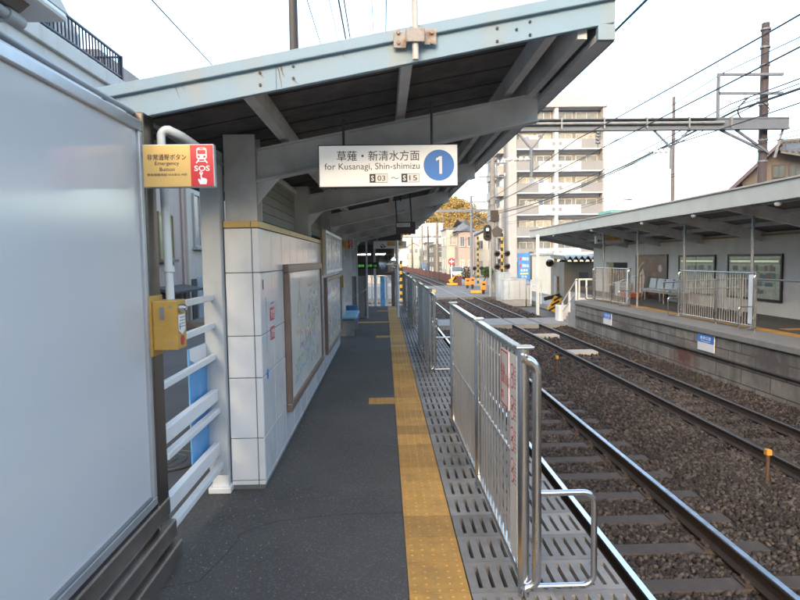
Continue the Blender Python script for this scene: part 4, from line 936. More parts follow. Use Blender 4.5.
CREAM = mat('cream_wall', (.62,.60,.54), .7, 0, .06, .6, stain=(.45,.42,.36), samt=.3)
def windowed(parent, rects, plane, along, face, glass=CURTAIN, fr=ALU, sill=False):
    "windows (frame + pane) on an axis-aligned wall; along = 'x' or 'y'; plane = wall coordinate, face = outward direction"
    for (a0, a1, z0, z1) in rects:
        f = M(); g = M(); e = .05; d0, d1 = (plane, plane+face*.06); lo, hi = min(d0,d1)+.002, max(d0,d1)
        B = (lambda mm, p0,p1,q0,q1,l,h: mm.box(p0,p1,l,h,q0,q1)) if along == 'x' else (lambda mm, p0,p1,q0,q1,l,h: mm.box(l,h,p0,p1,q0,q1))
        B(f,a0,a1,z0,z0+e,lo,hi); B(f,a0,a1,z1-e,z1,lo,hi); B(f,a0,a0+e,z0+e,z1-e,lo,hi); B(f,a1-e,a1,z0+e,z1-e,lo,hi); mid = (a0+a1)/2; B(f,mid-e/2,mid+e/2,z0+e,z1-e,lo,hi)
        if sill: B(f,a0-.08,a1+.08,z0-.08,z0-.005,min(plane,plane+face*.14),max(plane,plane+face*.14))
        l2, h2 = (lo, lo+.025) if face > 0 else (hi-.025, hi)
        w0 = f.build('window', fr, parent); B(g,a0+e,mid-e/2-.001,z0+e,z1-e,l2,h2); B(g,mid+e/2+.001,a1-e,z0+e,z1-e,l2,h2); g.build('pane', glass, w0)
t = thing('cream_house', 'cream walled low house behind the display rack', 'house', (13.5,42,-.93)); M().box(11.4,16,40,46,-.93,1.85).build('wall', CREAM, t); M().box(11.3,16.1,39.8,46.2,1.85,2.0).build('roof', LGREY, t); windowed(t, [(11.8,12.3,.2,.9)], 40, 'x', -1)
# ------------------------------------------------------------------ catenary gantry over the tracks
POLEC = mat('concrete_pole', (.20,.19,.18), .85, 0, .15, 4)
POLEB = mat('weathered_brown_pole', (.07,.055,.06), .8, 0, .25, 3)
g = thing('catenary_gantry', 'steel beam gantry spanning the tracks between two tall poles', 'gantry', (4.3,17,-1))
M().tube([(10.95,17.2,-1),(10.95,17.2,8.2)], [.135,.105], 16).build('pole', POLEB, g, smooth=True); M().tube([(-2.42,17.2,-.1),(-2.42,17.2,9.2)], [.16,.12], 16).build('pole', mat('dark_steel_pole',(.035,.033,.035),.6,0,.15), g, smooth=True)
GB = mat('gantry_grey', (.15,.165,.195), .5, .2, .12, 3)
m = M(); m.box(-2.7,11.5,16.88,16.98,5.20,5.24); m.box(-2.7,11.5,16.88,16.98,5.47,5.51); m.box(-2.7,11.5,16.9,16.92,5.24,5.47); m.box(-2.7,11.5,16.82,17.0,5.17,5.20); m.build('beam', GB, g)
M().tube([(-2.7,16.84,5.38),(9.6,16.84,5.36)], .045, 10).build('cable_duct', GALV, g, smooth=True); M().tube([(-2.7,16.84,5.47),(9.4,16.84,5.47)], .03, 8).build('cable_duct', DARK, g)
for k in range(11): x = -2.2+1.2*k; M().box(x-.02,x+.02,16.79,16.9,5.21,5.52).build('strap', GALV, g)
for a, b in (((9.55,16.95,5.18),(10.85,17.05,4.62)),((10.0,16.95,5.18),(11.05,17.05,4.52)),((11.45,16.95,5.5),(11.2,17.05,4.4))): M().bar(a,b,.06,.06).build('brace', GB, g)
for zz in (8.0,7.5,7.0,5.9,4.9,4.6,4.3): M().tube([(10.95,17.2,zz),(10.95,17.2,zz+.05)], .137, 14).build('pole_band', GB, g)
m = M(); m.box(9.46,11.35,16.95,17.02,6.68,6.75); m.build('cross_arm', GB, g); m = M(); m.box(9.5,11.35,16.95,17.02,6.16,6.23); m.build('cross_arm', GB, g); M().box(9.46,9.53,16.95,17.02,5.52,6.68).build('arm_post', GB, g)
for xx in (9.85,10.25,10.62):
    m = M()
    for q in range(3): m.tube([(xx,16.98,6.12-.06*q),(xx,16.98,6.08-.06*q)], .045, 10)
    m.tube([(xx,16.98,6.16),(xx,16.98,5.92)], .014, 6); m.build('insulator', WHITE, g)
for cx, z0, w2 in ((4.18,3.92,.2),(8.15,4.1,.25)):
    m = M(); m.bar((cx-w2*2,16.92,5.17),(cx,16.92,4.68),.05,.05); m.bar((cx+w2*2,16.92,5.17),(cx,16.92,4.68),.05,.05); m.tube([(cx,16.92,4.7),(cx,16.92,z0)], .045, 10); m.build('drop_bracket', GB, g)
    m = M(); s_ = 1 if cx < 5 else -1
    for q in range(4): m.tube([(cx-.1-.16*q,16.92,z0+.5),(cx-.18-.16*q,16.92,z0+.5)], .06, 10)
    m.tube([(cx,16.92,z0+.5),(cx-.8,16.92,z0+.5)], .016, 6); m.build('insulator', WHITE, g)
m = M()
for q in range(4): m.tube([(6.06,16.92,5.15-.09*q),(6.06,16.92,5.10-.09*q)], .07, 10)
m.tube([(6.06,16.92,5.17),(6.06,16.92,4.7)], .018, 6); m.build('insulator', GB, g)
m = M(); m.tube([V((10.4,16.95,6.1))+V((-.35*math.sin(k*.35),0,-.09*k)) for k in range(8)], .02, 6); m.tube([V((10.7,16.95,5.95))+V((.25*math.sin(k*.5),0,-.07*k)) for k in range(8)], .014, 6); m.build('cable_loop', BLACK, g)

# wires
WIRE = mat('black_wire', (.02,.02,.022), .5, 0, .1)
def wire(x, z, r, lab, y0=-12, y1=150, sup=(-12,17,55,110,150), sag=.15, grp='overhead wires along the tracks', z2=None, dx=0):
    pts = []
    for a, b in zip(sup, sup[1:]):
        if b <= y0 or a >= y1: continue
        for k in range(10):
            t_ = k/10; y = a+(b-a)*t_
            if y0 <= y <= y1: pts.append((x+curve_x(y)+dx*max(0,(y-17)), y, z-4*sag*t_*(1-t_)*(b-a)/38+((z2-z)*max(0,(y-17))/133 if z2 is not None else 0)))
    tag(M().tube(pts, r*(.9 if x < 1 else 1.5), 5).build('overhead_wire', WIRE, org=pts[0]), lab, 'wire', grp)
OW = 'thin black overhead wire running along the tracks'
wire(5.46,4.35,.009,'contact wire over the far track', sag=.02)
wire(5.46,4.95,.009,'carrier wire above the contact wire of the far track', sag=.3)
wire(2.49,4.05,.009,'contact wire over the near track beyond the canopy', sag=.02); wire(2.49,4.6,.009,'carrier wire above the near track beyond the canopy', sag=.3)
for x, z, r in ((9.85,5.9,.012),(10.25,5.92,.010),(10.62,5.9,.012),(9.6,6.75,.009),(10.0,5.72,.022),(10.9,4.95,.008),(10.6,4.75,.008)): wire(x,z,r,OW, sag=.5)
wire(8.1,4.75,.010,OW, sag=.4)
for x, z, r in ((-3.0,5.3,.010),(-1.2,6.1,.009),(-.75,6.5,.018),(-.66,6.55,.014),(-.15,6.5,.008),(.12,6.9,.014),(-1.0,6.9,.008)): wire(x,z,r,'overhead wire passing above the near canopy roof', y1=60, sup=(-12,17,60), sag=.3, grp='overhead wires above the near canopy')

# ------------------------------------------------------------------ left street buildings
def wallm(n, c, st=.3): return mat(n, c, .75, 0, .06, .5, stain=(c[0]*.6,c[1]*.57,c[2]*.52), samt=st, sscale=1.2, streak=True)
AP = wallm('white_render', (.58,.58,.57)); PINK = wallm('pink_render', (.40,.335,.315)); PALE = wallm('pale_beige_render', (.44,.415,.375))
t = thing('balcony_block', 'white apartment block with a dark balcony railing above the frosted board', 'building', (-7.5,5,-.06))
M().box(-10,-4.93,-8,11.60,-.06,4.85).build('wall', AP, t); M().box(-10,-4.86,-8,11.75,4.85,5.10).build('balcony_slab', AP, t, bevel=.02)
M().prism([(-10,-8,5.1),(-10,11.6,5.1),(-10,11.55,5.9),(-10,10.4,6.7),(-10,8,9.4),(-10,-8,9.4)], (4.4,0,0)).build('upper_wall', AP, t)
m = M(); yr0, yr1 = -8, 11.70; zb, zt = 5.14, 5.55
m.box(-4.92,-4.88,yr0,yr1,zt-.03,zt); m.box(-4.92,-4.88,yr0,yr1,zb,zb+.025); m.box(-5.58,-4.92,yr1-.03,yr1,zt-.03,zt); m.box(-5.58,-4.92,yr1-.03,yr1,zb,zb+.025)
k = 0
y = 1.0
while y < yr1: m.box(-4.91,-4.89,y-.008,y+.008,zb+.025,zt-.03); y += .11
for q in range(5): x = -5.0-.11*q; m.box(x-.008,x+.008,yr1-.025,yr1-.01,zb+.025,zt-.03)
for yy in (2.6,5.4,8.2,11.68): m.box(-4.93,-4.87,yy-.03,yy+.02,5.1,zt)
m.build('balcony_railing', mat('navy_railing',(.02,.022,.045),.45), t)
windowed(t, [(5.0,6.6,5.2,6.8)], -5.6, 'y', 1); windowed(t, [(2.5,4.4,1.0,2.4)], -4.93, 'y', 1)
LA = cell_mat('laundry', (1,3,1), [(.10,.12,.25),(.5,.5,.5),(.12,.1,.1),(.3,.25,.2)], None, 0)
m = M()
for q, (y, w2, h2) in enumerate(((8.5,.35,.30),(9.0,.45,.28),(9.5,.5,.30),(10.1,.3,.26))): m.box(-5.1,-5.06,y,y+w2,5.45-h2,5.47)
tag(m.build('laundry', LA), 'dark washing hung behind the balcony railing', 'laundry')
t = thing('pink_building', 'dull pink rendered building seen behind the white barrier', 'building', (-8,14,-.06)); M().box(-11,-5.45,12.0,16.45,-.06,5.8).build('wall', PINK, t)
windowed(t, [(14.6,15.6,1.75,2.9)], -5.45, 'y', 1, glass=mat('yellow_green_glass',(.30,.36,.16),.15), fr=BROWNFR, sill=True)
M().hexa([(-5.45,14.2,1.0),(-4.9,14.2,.92),(-4.9,16.4,.92),(-5.45,16.4,1.0),(-5.45,14.2,1.08),(-4.9,14.2,.97),(-4.9,16.4,.97),(-5.45,16.4,1.08)]).build('awning', DARK, t)
M().box(-5.46,-5.42,14.6,16.1,-.06,.9).build('shutter', mat('dark_shutter',(.10,.095,.09),.6), t)
M().tube([(-5.40,16.35,-.06),(-5.40,16.35,5.7)], .04, 8).build('drainpipe', PINK, t)
t = thing('white_building', 'pale two storey building behind the tall grey roof post', 'building', (-8,19,-.06)); M().box(-11,-5.35,16.55,24,-.06,6.0).build('wall', PALE, t)
windowed(t, [(17.0,18.1,2.1,3.6),(19.1,20.1,2.1,3.6)], -5.35, 'y', 1, fr=GALV, sill=True)
M().box(-5.36,-5.31,17.2,18.1,-.06,1.25).build('door', mat('blue_grey_door',(.30,.36,.42),.5), t); M().box(-5.36,-5.30,18.3,18.9,-.06,1.25).build('door', mat('tan_door',(.42,.34,.24),.6), t); M().box(-5.36,-5.32,16.7,17.1,-.06,1.2).build('doorway', DARK, t)
tag(M().box(-5.2,-3.6,15.6,16.8,-.06,.12).build('pallet', mat('grey_brown_timber',(.20,.17,.14),.85,0,.2), bevel=.02), 'low dark pallet lying by the doors across the left street', 'pallet')
m = M(); m.tube([(-1.92,5.1,-.059),(-1.92,5.1,-.05)], .30, 28); mh = thing('manhole_cover','round iron manhole cover in the street behind the white barrier','manhole',(-1.92,5.1,-.06)); m.build('cover', mat('iron_cover',(.07,.068,.066),.6,.3,.3,20), mh)
m = M()
for r_ in (.27,.18,.09): m.tube(arc((-1.92,5.1,-.049), r_, 0, 6.283, 28, (1,0,0),(0,1,0)), .008, 4, False)
m.build('cover_pattern', mat('iron_pattern',(.16,.155,.15),.5,.3), mh)

# ------------------------------------------------------------------ level crossing equipment
ZG = -.92
STRY = mat('signal_yellow', (.48,.29,.035), .45); STRB = mat('signal_black', (.007,.007,.007), .5); STRR = mat('signal_red',(.5,.05,.04),.5)
def striped(parent, x, y, z0, z1, r, n_, cols=(STRY,STRB)):
    a, b = M(), M()
    for k in range(n_):
        (a if k % 2 == 0 else b).tube([(x,y,z0+(z1-z0)*k/n_),(x,y,z0+(z1-z0)*(k+1)/n_)], r, 10)
    a.build('yellow_bands', cols[0], parent); b.build('black_bands', cols[1], parent)
def crossing_signal(px, Y, ztop, lab, zlamps, rows=9, face=-1):
    x = at(px,280,Y).x; t = thing('crossing_signal', lab, 'signal', (x,Y,ZG)); striped(t, x, Y, ZG, ztop, .085, rows*2)
    for zl in zlamps:
        for sx in (-.34,.34):
            m = M(); m.tube([(x+sx,Y-.12,zl),(x+sx,Y-.02,zl)], .19, 16); h = m.build('lamp_backplate', STRB, t)
            m = M(); m.tube([(x+sx,Y-.16,zl),(x+sx,Y-.12,zl)], .11, 12); m.build('lamp', mat('dark_red_lens',(.03,.006,.006),.2), h)
            m = M(); m.hexa([(x+sx-.13,Y-.42,zl+.08),(x+sx+.13,Y-.42,zl+.08),(x+sx+.13,Y-.12,zl+.12),(x+sx-.13,Y-.12,zl+.12),(x+sx-.10,Y-.42,zl+.14),(x+sx+.10,Y-.42,zl+.14),(x+sx+.10,Y-.12,zl+.2),(x+sx-.10,Y-.12,zl+.2)]); m.build('hood', STRB, h)
        M().bar((x-.34,Y,zl),(x+.34,Y,zl),.05,.05).build('lamp_arm', STRB, t)
    M().box(x-.35,x+.35,Y-.35,Y+.35,ZG,ZG+.1).build('foot', CONC, t); return t
crossing_signal(478, 56, 3.7, 'yellow and black crossing post in the middle of the road beyond the tracks', (.75,))
crossing_signal(502, 39.5, 3.3, 'yellow and black crossing post with two lamp pairs before the tall apartment block', (1.95,1.1))
crossing_signal(555.5, 31.5, 1.75, 'striped crossing post under the edge of the opposite canopy', (1.35,), 6)
crossing_signal(401, 37, 1.6, 'striped crossing post at the far end of the near platform, by the round mirror', (.75,), 6)
def barrier_machine(px, py, Y, lab, h_=.62):
    c = at(px,py,Y); x = c.x; t = thing('barrier_machine', lab, 'barrier', (x,Y,ZG)); z0 = c.z-h_/2
    M().box(x-.17,x+.17,Y-.2,Y+.2,z0,z0+h_).build('cabinet', ORANGE, t, bevel=.03); M().box(x-.09,x+.09,Y-.1,Y+.1,ZG,z0).build('pedestal', STRB, t)
    m = M(); m.box(x-.10,x+.12,Y-.215,Y-.2,z0+h_*.55,z0+h_*.75); m.build('dark_panel', STRB, t)
    M().bar((x,Y,z0+h_-.1),(x+.25,Y,z0+h_+.45),.06,.06).build('arm_bracket', STRB, t)
barrier_machine(467.3,281.7,52,'orange barrier cabinet on the left of a close pair beyond the tracks'); barrier_machine(472.3,281,51,'orange barrier cabinet on the right of a close pair beyond the tracks'); barrier_machine(483.3,285.5,43,'orange barrier cabinet standing alone nearest the signal pole')
for (px0,px1,py,Y,lab) in ((447,458,285,58.5,'yellow kerb block at the far side of the crossing road'),(471,482,292.5,44,'yellow kerb block beside the lone orange cabinet'),(418,436,293,46,'yellow kerb block on the near side of the crossing behind the fences')):
    a = at(px0,py,Y); b = at(px1,py,Y); tag(M().box(a.x,b.x,Y,Y+.3,-.906,-.70).build('kerb_block', STRY, bevel=.03), lab, 'kerb block')
t = thing('warning_board', 'yellow and black slanted board on legs beyond the crossing', 'board', (at(455,280,60).x,60,ZG)); c = at(455,279,60)
M().bar(c+V((-.55,0,-.3)),c+V((.55,0,.4)),.1,.45).build('board', STRY, t); M().bar(c+V((-.2,-.07,-.25)),c+V((.15,-.07,.3)),.03,.2).build('stripe', STRB, t); M().box(c.x-.4,c.x-.32,60,60.1,ZG,c.z).build('leg', WHITE, t); M().box(c.x+.3,c.x+.38,60,60.1,ZG,c.z).build('leg', WHITE, t)
t = thing('barrier_weight', 'black and yellow tilted barrier weight under the opposite canopy edge', 'barrier', (at(554,308,30).x,30,ZG)); a = at(551,311,30); b = at(558,297,30)
M().bar(a,b,.16,.42,(1,0,0)).build('weight', STRY, t); d = (b-a)
for q in (.18,.55,.9): M().bar(a+d*q+V((-.2,-.085,-.1)),a+d*q+V((.2,-.085,.12)),.01,.09).build('stripe', STRB, t)
a2 = at(548,299,30); M().bar(a2+V((-.2,0,0)),b+V((.1,0,.1)),.1,.18).build('arm', STRB, t); M().box(a.x-.08,a.x+.08,29.95,30.1,ZG,a.z).build('pedestal', STRB, t)
c = at(451.5,261.5,62); t = thing('no_entry_sign', 'round red and white road sign on a white post beyond the crossing', 'sign', (c.x,62,ZG)); M().tube([(c.x,62,ZG),(c.x,62,c.z+.3)], .05, 8).build('post', WHITE, t)
s = Sheet((c.x,61.93,c.z),(1,0,0),(0,0,1)); s.disc(SIGNRED,0,0,.36,1); s.rect(INKWHITE,0,0,.5,.12,2); s.rect(INKWHITE,0,0,.10,.45,2); s.build(t, {'sign_red':'disc','sign_white_ink':'white_bar'})
# colour light signal
c = at(487,233,40); xq = at(490.5,280,40).x
t = thing('railway_signal', 'railway signal showing a green light on a grey post', 'signal', (xq,40,ZG)); M().tube([(xq,40,ZG),(xq,40,c.z+.3)], .085, 12).build('post', GALV, t)
s = M(); pts = [(c.x+.27*math.cos(a)*1.0, 39.8, c.z+(.27 if a < math.pi else -.27)+.27*math.sin(a)) for a in [2*math.pi*k/24 for k in range(24)]]
s.prism(pts, (0,.1,0)); s.build('backplate', STRB, t)
for dz, mt in ((.22,LEDS),(-.02,STRB),(-.26,STRB)):
    m = M(); m.tube([(c.x,39.78,c.z+dz),(c.x,39.80,c.z+dz)], .085, 14); m.build('lamp', mt, t)
    m = M(); m.hexa([(c.x-.11,39.5,c.z+dz+.08),(c.x+.11,39.5,c.z+dz+.08),(c.x+.11,39.8,c.z+dz+.08),(c.x-.11,39.8,c.z+dz+.08),(c.x-.08,39.5,c.z+dz+.12),(c.x+.08,39.5,c.z+dz+.12),(c.x+.08,39.8,c.z+dz+.13),(c.x-.08,39.8,c.z+dz+.13)]); m.build('hood', STRB, t)
c2 = at(497,232,42); t = thing('signal_backplate', 'dark five sided backplate of a signal turned away, beside the green signal', 'signal', (c2.x,42,ZG)); M().tube([(c2.x,42,ZG),(c2.x,42,c2.z)], .06, 8).build('post', GALV, t)
s = M(); s.prism([(c2.x+.42*math.cos(a),41.9,c2.z+.42*math.sin(a)) for a in [math.pi/2+2*math.pi*k/5 for k in range(5)]], (0,.08,0)); s.build('backplate', mat('worn_black',(.06,.055,.05),.7), t)
# cabinets
for k, (p0,p1,q0,q1,Y,mt,lab) in enumerate(((498,511,273,297,37,mat('blue_grey_cabinet',(.30,.35,.38),.5,0,.06),'tall blue grey equipment cabinet behind the pale ones'),(504,514,280,303,35,LGREY,'narrow pale equipment cabinet, left of the pale row'),(513.5,526,279.5,303,35,mat('pale_cabinet',(.42,.435,.44),.45,0,.05),'wide pale equipment cabinet in the middle of the row'),(526.5,532,286.5,303,35,mat('pale_cabinet',(.42,.435,.44)),'low pale equipment cabinet at the right of the row'))):
    a = at(p0,q1,Y); b = at(p1,q0,Y); t = thing('equipment_cabinet', lab, 'cabinet', ((a.x+b.x)/2,Y,ZG)); M().box(a.x,b.x,Y,Y+.8,ZG+.12,b.z).build('case', mt, t, bevel=.015); M().box(a.x+.02,b.x-.02,Y+.02,Y+.78,-1.2,ZG+.12).build('plinth', CONC, t)
    M().box(a.x-.02,b.x+.02,Y-.03,Y+.82,b.z,b.z+.04).build('lid', mt, t); M().box((a.x+b.x)/2-.008,(a.x+b.x)/2+.008,Y-.004,Y+.0,ZG+.2,b.z-.08).build('door_seam', DARK, t)
t = thing('pipe_railing', 'white pipe railing between the pale cabinets and the canopy post', 'railing', (at(536,295,33).x,33,ZG)); a = at(531,290,33); b = at(541,290,33)
for z in (-.15,.15,.4): M().tube([(a.x,33,z),(b.x,33,z)], .025, 6).build('rail', WHITE, t)
for x in (a.x,b.x): M().tube([(x,33,ZG),(x,33,.45)], .03, 6).build('post', WHITE, t)
# blue advertising board
a = at(518.5,280.5,50); b = at(530,253,50); t = thing('billboard', 'blue billboard with white and red lettering in front of the apartment block', 'billboard', ((a.x+b.x)/2,50,ZG)); W_ = b.x-a.x; H_ = b.z-a.z
M().box(a.x,b.x,50,50.35,a.z,b.z).build('board', mat('billboard_blue',(.06,.22,.50),.4), t); M().box(b.x+.005,b.x+.3,50,50.35,a.z-.1,b.z+.1).build('side_post', mat('brown_post',(.10,.06,.04),.6), t); M().box(a.x+.1,a.x+.25,50.1,50.3,ZG,a.z).build('leg', BROWNFR, t)
s = Sheet(((a.x+b.x)/2,50,(a.z+b.z)/2),(1,0,0),(0,0,1))
for cy, n_ in ((.29,3),(.04,3)):
    s.rect(INKRED, -W_*.33, H_*cy, W_*.16, H_*.13)
    for q in range(n_): s.text(INKWHITE, '月極台'[q], -W_*.10+W_*.2*q, H_*cy, W_*.16, H_*.12)
s.text(INKWHITE, '駐車場', 0, -H_*.13, W_*.6, H_*.10); s.rect(mat('billboard_yellow',(.55,.6,.2),.5), 0, -H_*.25, W_*.7, H_*.06); s.text(INKWHITE, '空有', 0, -H_*.36, W_*.5, H_*.09)
s.build(t, {'sign_red_ink':'red_lettering','sign_white_ink':'white_lettering','billboard_yellow':'yellow_band'})
# poles
def pole(px, pyt, Y, r, lab, m_=POLEC, arms=(), name='utility_pole'):
    c = at(px,pyt,Y); t = thing(name, lab, 'pole', (c.x,Y,ZG)); M().tube([(c.x,Y,ZG),(c.x,Y,c.z)], [r*1.2,r*.85], 10).build('pole', m_, t, smooth=True)
    for (dz,l) in arms:
        M().box(c.x-l,c.x+l,Y-.05,Y+.05,c.z-dz-.05,c.z-dz+.05).build('cross_arm', GB, t)
        for q in (-.85,-.4,.4,.85): M().tube([(c.x+l*q,Y,c.z-dz+.05),(c.x+l*q,Y,c.z-dz+.25)], .05, 6).build('insulator', WHITE, t)
    return t
t = pole(492.5,150,46,.2,'thick concrete utility pole in front of the apartment side wall', POLEC, ((1.0,1.1),(2.0,1.1)))
c = at(494,216,46); M().box(c.x-.3,c.x+.25,45.6,45.85,c.z-.4,c.z+.4).build('switch_box', mat('rusty_box',(.035,.022,.02),.7), t); M().tube([(c.x+.5,46,c.z-1),(c.x+.5,46,c.z+.2)], .28, 12).build('transformer', GALV, t)
pole(674,97,52,.15,'slim tall pole rising behind the opposite canopy', mat('pinkish_pole', (.11,.095,.10),.7))
pole(437,222,95,.24,'concrete pole beside the grey building up the line'); pole(422,225,130,.2,'concrete pole among the bright buildings up the line', POLEC, ((.6,1.2),(2.2,1.2)))
pole(412,236,165,.2,'distant dark pole on the right of the bending rails', DARK, ((.8,1.2),)); pole(428,226,112,.15,'slim dark pole just past the crossing on the right of the rails', DARK, ((.8,.9),))
for (Y,pl,pr2,py,lab) in ((55,436,493,211,'second catenary portal beyond the level crossing'),(112,415,447,237,'distant catenary portal over the bend')):
    a = at(pl,py,Y); b = at(pr2,py,Y); t = thing('catenary_portal', lab, 'gantry', ((a.x+b.x)/2,Y,ZG)); xl_ = -2.2+curve_x(Y)
    M().box(xl_,b.x,Y,Y+.1,a.z-.12,a.z+.12).build('beam', GB, t); M().bar((b.x-2.2,Y,a.z-.1),(b.x-.1,Y,a.z-1.6),.08,.08).build('brace', GB, t) if Y < 60 else None
    xp = at(471.5,250,Y).x if Y < 60 else b.x
    M().tube([(xp,Y+.05,ZG),(xp,Y+.05,at(471,196,Y).z if Y < 60 else a.z+.6)], .13, 10).build('pole', GB, t); M().tube([(xl_,Y+.05,ZG),(xl_,Y+.05,a.z+.8)], .13, 10).build('pole', POLEC, t); M().tube([(b.x,Y+.05,ZG),(b.x,Y+.05,a.z+.3)], .12, 10).build('pole', GB, t)
    if Y < 60:
        for py2 in (196,202): c = at(486,py2,Y); M().box(xp,c.x,Y,Y+.08,c.z-.05,c.z+.05).build('cross_arm', GB, t)
    for x in (2.49+curve_x(Y),5.46+curve_x(Y)): M().tube([(x,Y+.05,a.z-.1),(x,Y+.05,4.3)], .05, 6).build('drop_bracket', GB, t)
c = at(614,215,46); t = thing('street_lamp', 'curved street lamp showing above the opposite canopy', 'street lamp', (c.x,46,ZG)); d = at(628,199,46)
M().tube([(c.x,46,ZG),(c.x,46,c.z+.5)]+[(c.x+(d.x-c.x)*k/6, 46, c.z+.5+(d.z-c.z-.5)*math.sin(k/6*math.pi/2)) for k in range(1,7)], .05, 8).build('post', GALV, t); M().ball(d+V((.1,0,-.03)), (.28,.12,.07), 10, 6).build('lamp_head', GALV, t)

# ------------------------------------------------------------------ apartment tower behind the crossing
YA = 80
APG = mat('apartment_glass', (.20,.215,.23), .15, 0, .3, 1.5)
t = thing('apartment_tower', 'tall pale apartment block with banded balconies behind the crossing', 'building', (23.5,YA+8,ZG))
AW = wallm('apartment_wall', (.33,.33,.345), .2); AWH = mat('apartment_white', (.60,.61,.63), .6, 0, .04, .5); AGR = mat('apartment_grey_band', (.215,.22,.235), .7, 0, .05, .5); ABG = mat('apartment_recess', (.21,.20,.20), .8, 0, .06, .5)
xL = at(517,200,YA).x; xR = at(605,150,YA).x; xM = at(557,180,YA).x; ztop = at(560,105,YA).z
FZ = [1.70+2.89*k for k in range(-1,7)]
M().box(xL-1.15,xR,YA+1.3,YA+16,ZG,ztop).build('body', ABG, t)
M().box(xL-1.15,xL-.02,YA+.05,YA+1.29,ZG,ztop-1.6).build('corner_pier', AW, t); M().box(xR-.25,xR+.02,YA+.1,YA+1.28,ZG,ztop-.1).build('end_pier', AW, t); M().box(xM-.22,xM+.22,YA+.15,YA+1.29,ZG,ztop-.1).build('party_pier', AWH, t)
M().tube([(xM+.05,YA+.08,ZG),(xM+.05,YA+.08,ztop-2)], .07, 6).build('drainpipe', AWH, t)
m = M(); cxa = (xL+xR)/2+1.0; hw = (xR-xL)/2+.6; N_ = 16
arcp = [(cxa-1.4-hw+2*hw*k/N_, ztop+.12+1.25*math.sin(math.pi*(.12+.76*k/N_))) for k in range(N_+1)]
m.prism([(xL-1.3,YA+.3,ztop)]+[(x,YA+.3,z) for x, z in arcp if xL-1.2 < x < xR+.1]+[(xR+.2,YA+.3,ztop)], (0,15,0)); m.build('arched_roof', mat('arch_render',(.40,.38,.37),.7,0,.05,.5), t)
M().box(xL-1.3,xR+.3,YA-.1,YA+16.2,ztop-.25,ztop-.003).build('roof_slab', AW, t)
M().box(xL+2.2,xL+3.6,YA+.26,YA+.3,ztop+.25,ztop+1.2).build('louvre', AGR, t)
LAU = cell_mat('hung_washing', (1.6,1,1), [(.1,.14,.3),(.6,.6,.6),(.35,.1,.1),(.2,.25,.4),(.55,.5,.45)], None, 0)
for k, z in enumerate(FZ):
    h_ = 1.2 if k < 7 else .95
    M().box(xL,xR-.02,YA+.02,YA+1.28,z-.16,z-.002).build('balcony_slab', AWH, t)
    if k < 7:
        xa, xb = at(539,200,YA).x, at(581,200,YA).x
        M().box(xL,xa-.01,YA+.02,YA+.14,z,z+h_).build('balcony_front', AGR, t); M().box(xa,xb,YA,YA+.14,z,z+h_).build('balcony_front', AWH, t); M().box(xb+.01,xR-.27,YA+.02,YA+.14,z,z+h_).build('balcony_front', AGR, t)
        s = Sheet((xM,YA,z+.6),(1,0,0),(0,0,1)); s.disc(AGR,-.45,0,.27,2,n=12); s.disc(AGR,.45,0,.27,2,n=12); s.build(t, {'apartment_grey_band':'balcony_emblem'})
    else:
        m = M(); m.box(xL,xR-.3,YA+.06,YA+.1,z+.9,z+.95); x = xL
        while x < xR-.3: m.box(x,x+.03,YA+.06,YA+.1,z,z+.9); x += .16
        m.build('balcony_railing', AWH, t)
    windowed(t, [(xL+.6,xL+2.5,z+.1,z+2.1),(xL+2.9,xM-.5,z+.1,z+2.1),(xM+.5,xM+2.4,z+.1,z+2.1),(xM+2.9,xR-.6,z+.1,z+2.1)], YA+1.3, 'x', -1, glass=APG if k % 2 else CURTAIN, fr=AWH)
    M().box(xL,xR-.3,YA+1.24,YA+1.28,z+2.35,z+2.7).build('lintel_band', AWH, t)
    if k in (4,3,6):
        m = M(); xx = xL+1.0+.8*(k%3)
        for q in range(6): m.box(xx+q*.42,xx+q*.42+.34,YA+.3,YA+.34,z+.95,z+1.75)
        m.build('washing', LAU, t)
    # bays on the flank facing the tracks
    for (ya,yb) in ((YA+3,YA+6.2),(YA+8.5,YA+12)):
        M().box(xL-2.0,xL-1.16,ya,yb,z-.1,z+1.15).build('side_balcony', AW, t)
    windowed(t, [(YA+3.3,YA+5.9,z+1.2,z+2.3),(YA+8.8,YA+11.6,z+1.2,z+2.3)], xL-1.15, 'y', -1, glass=GLASS, fr=AWH)

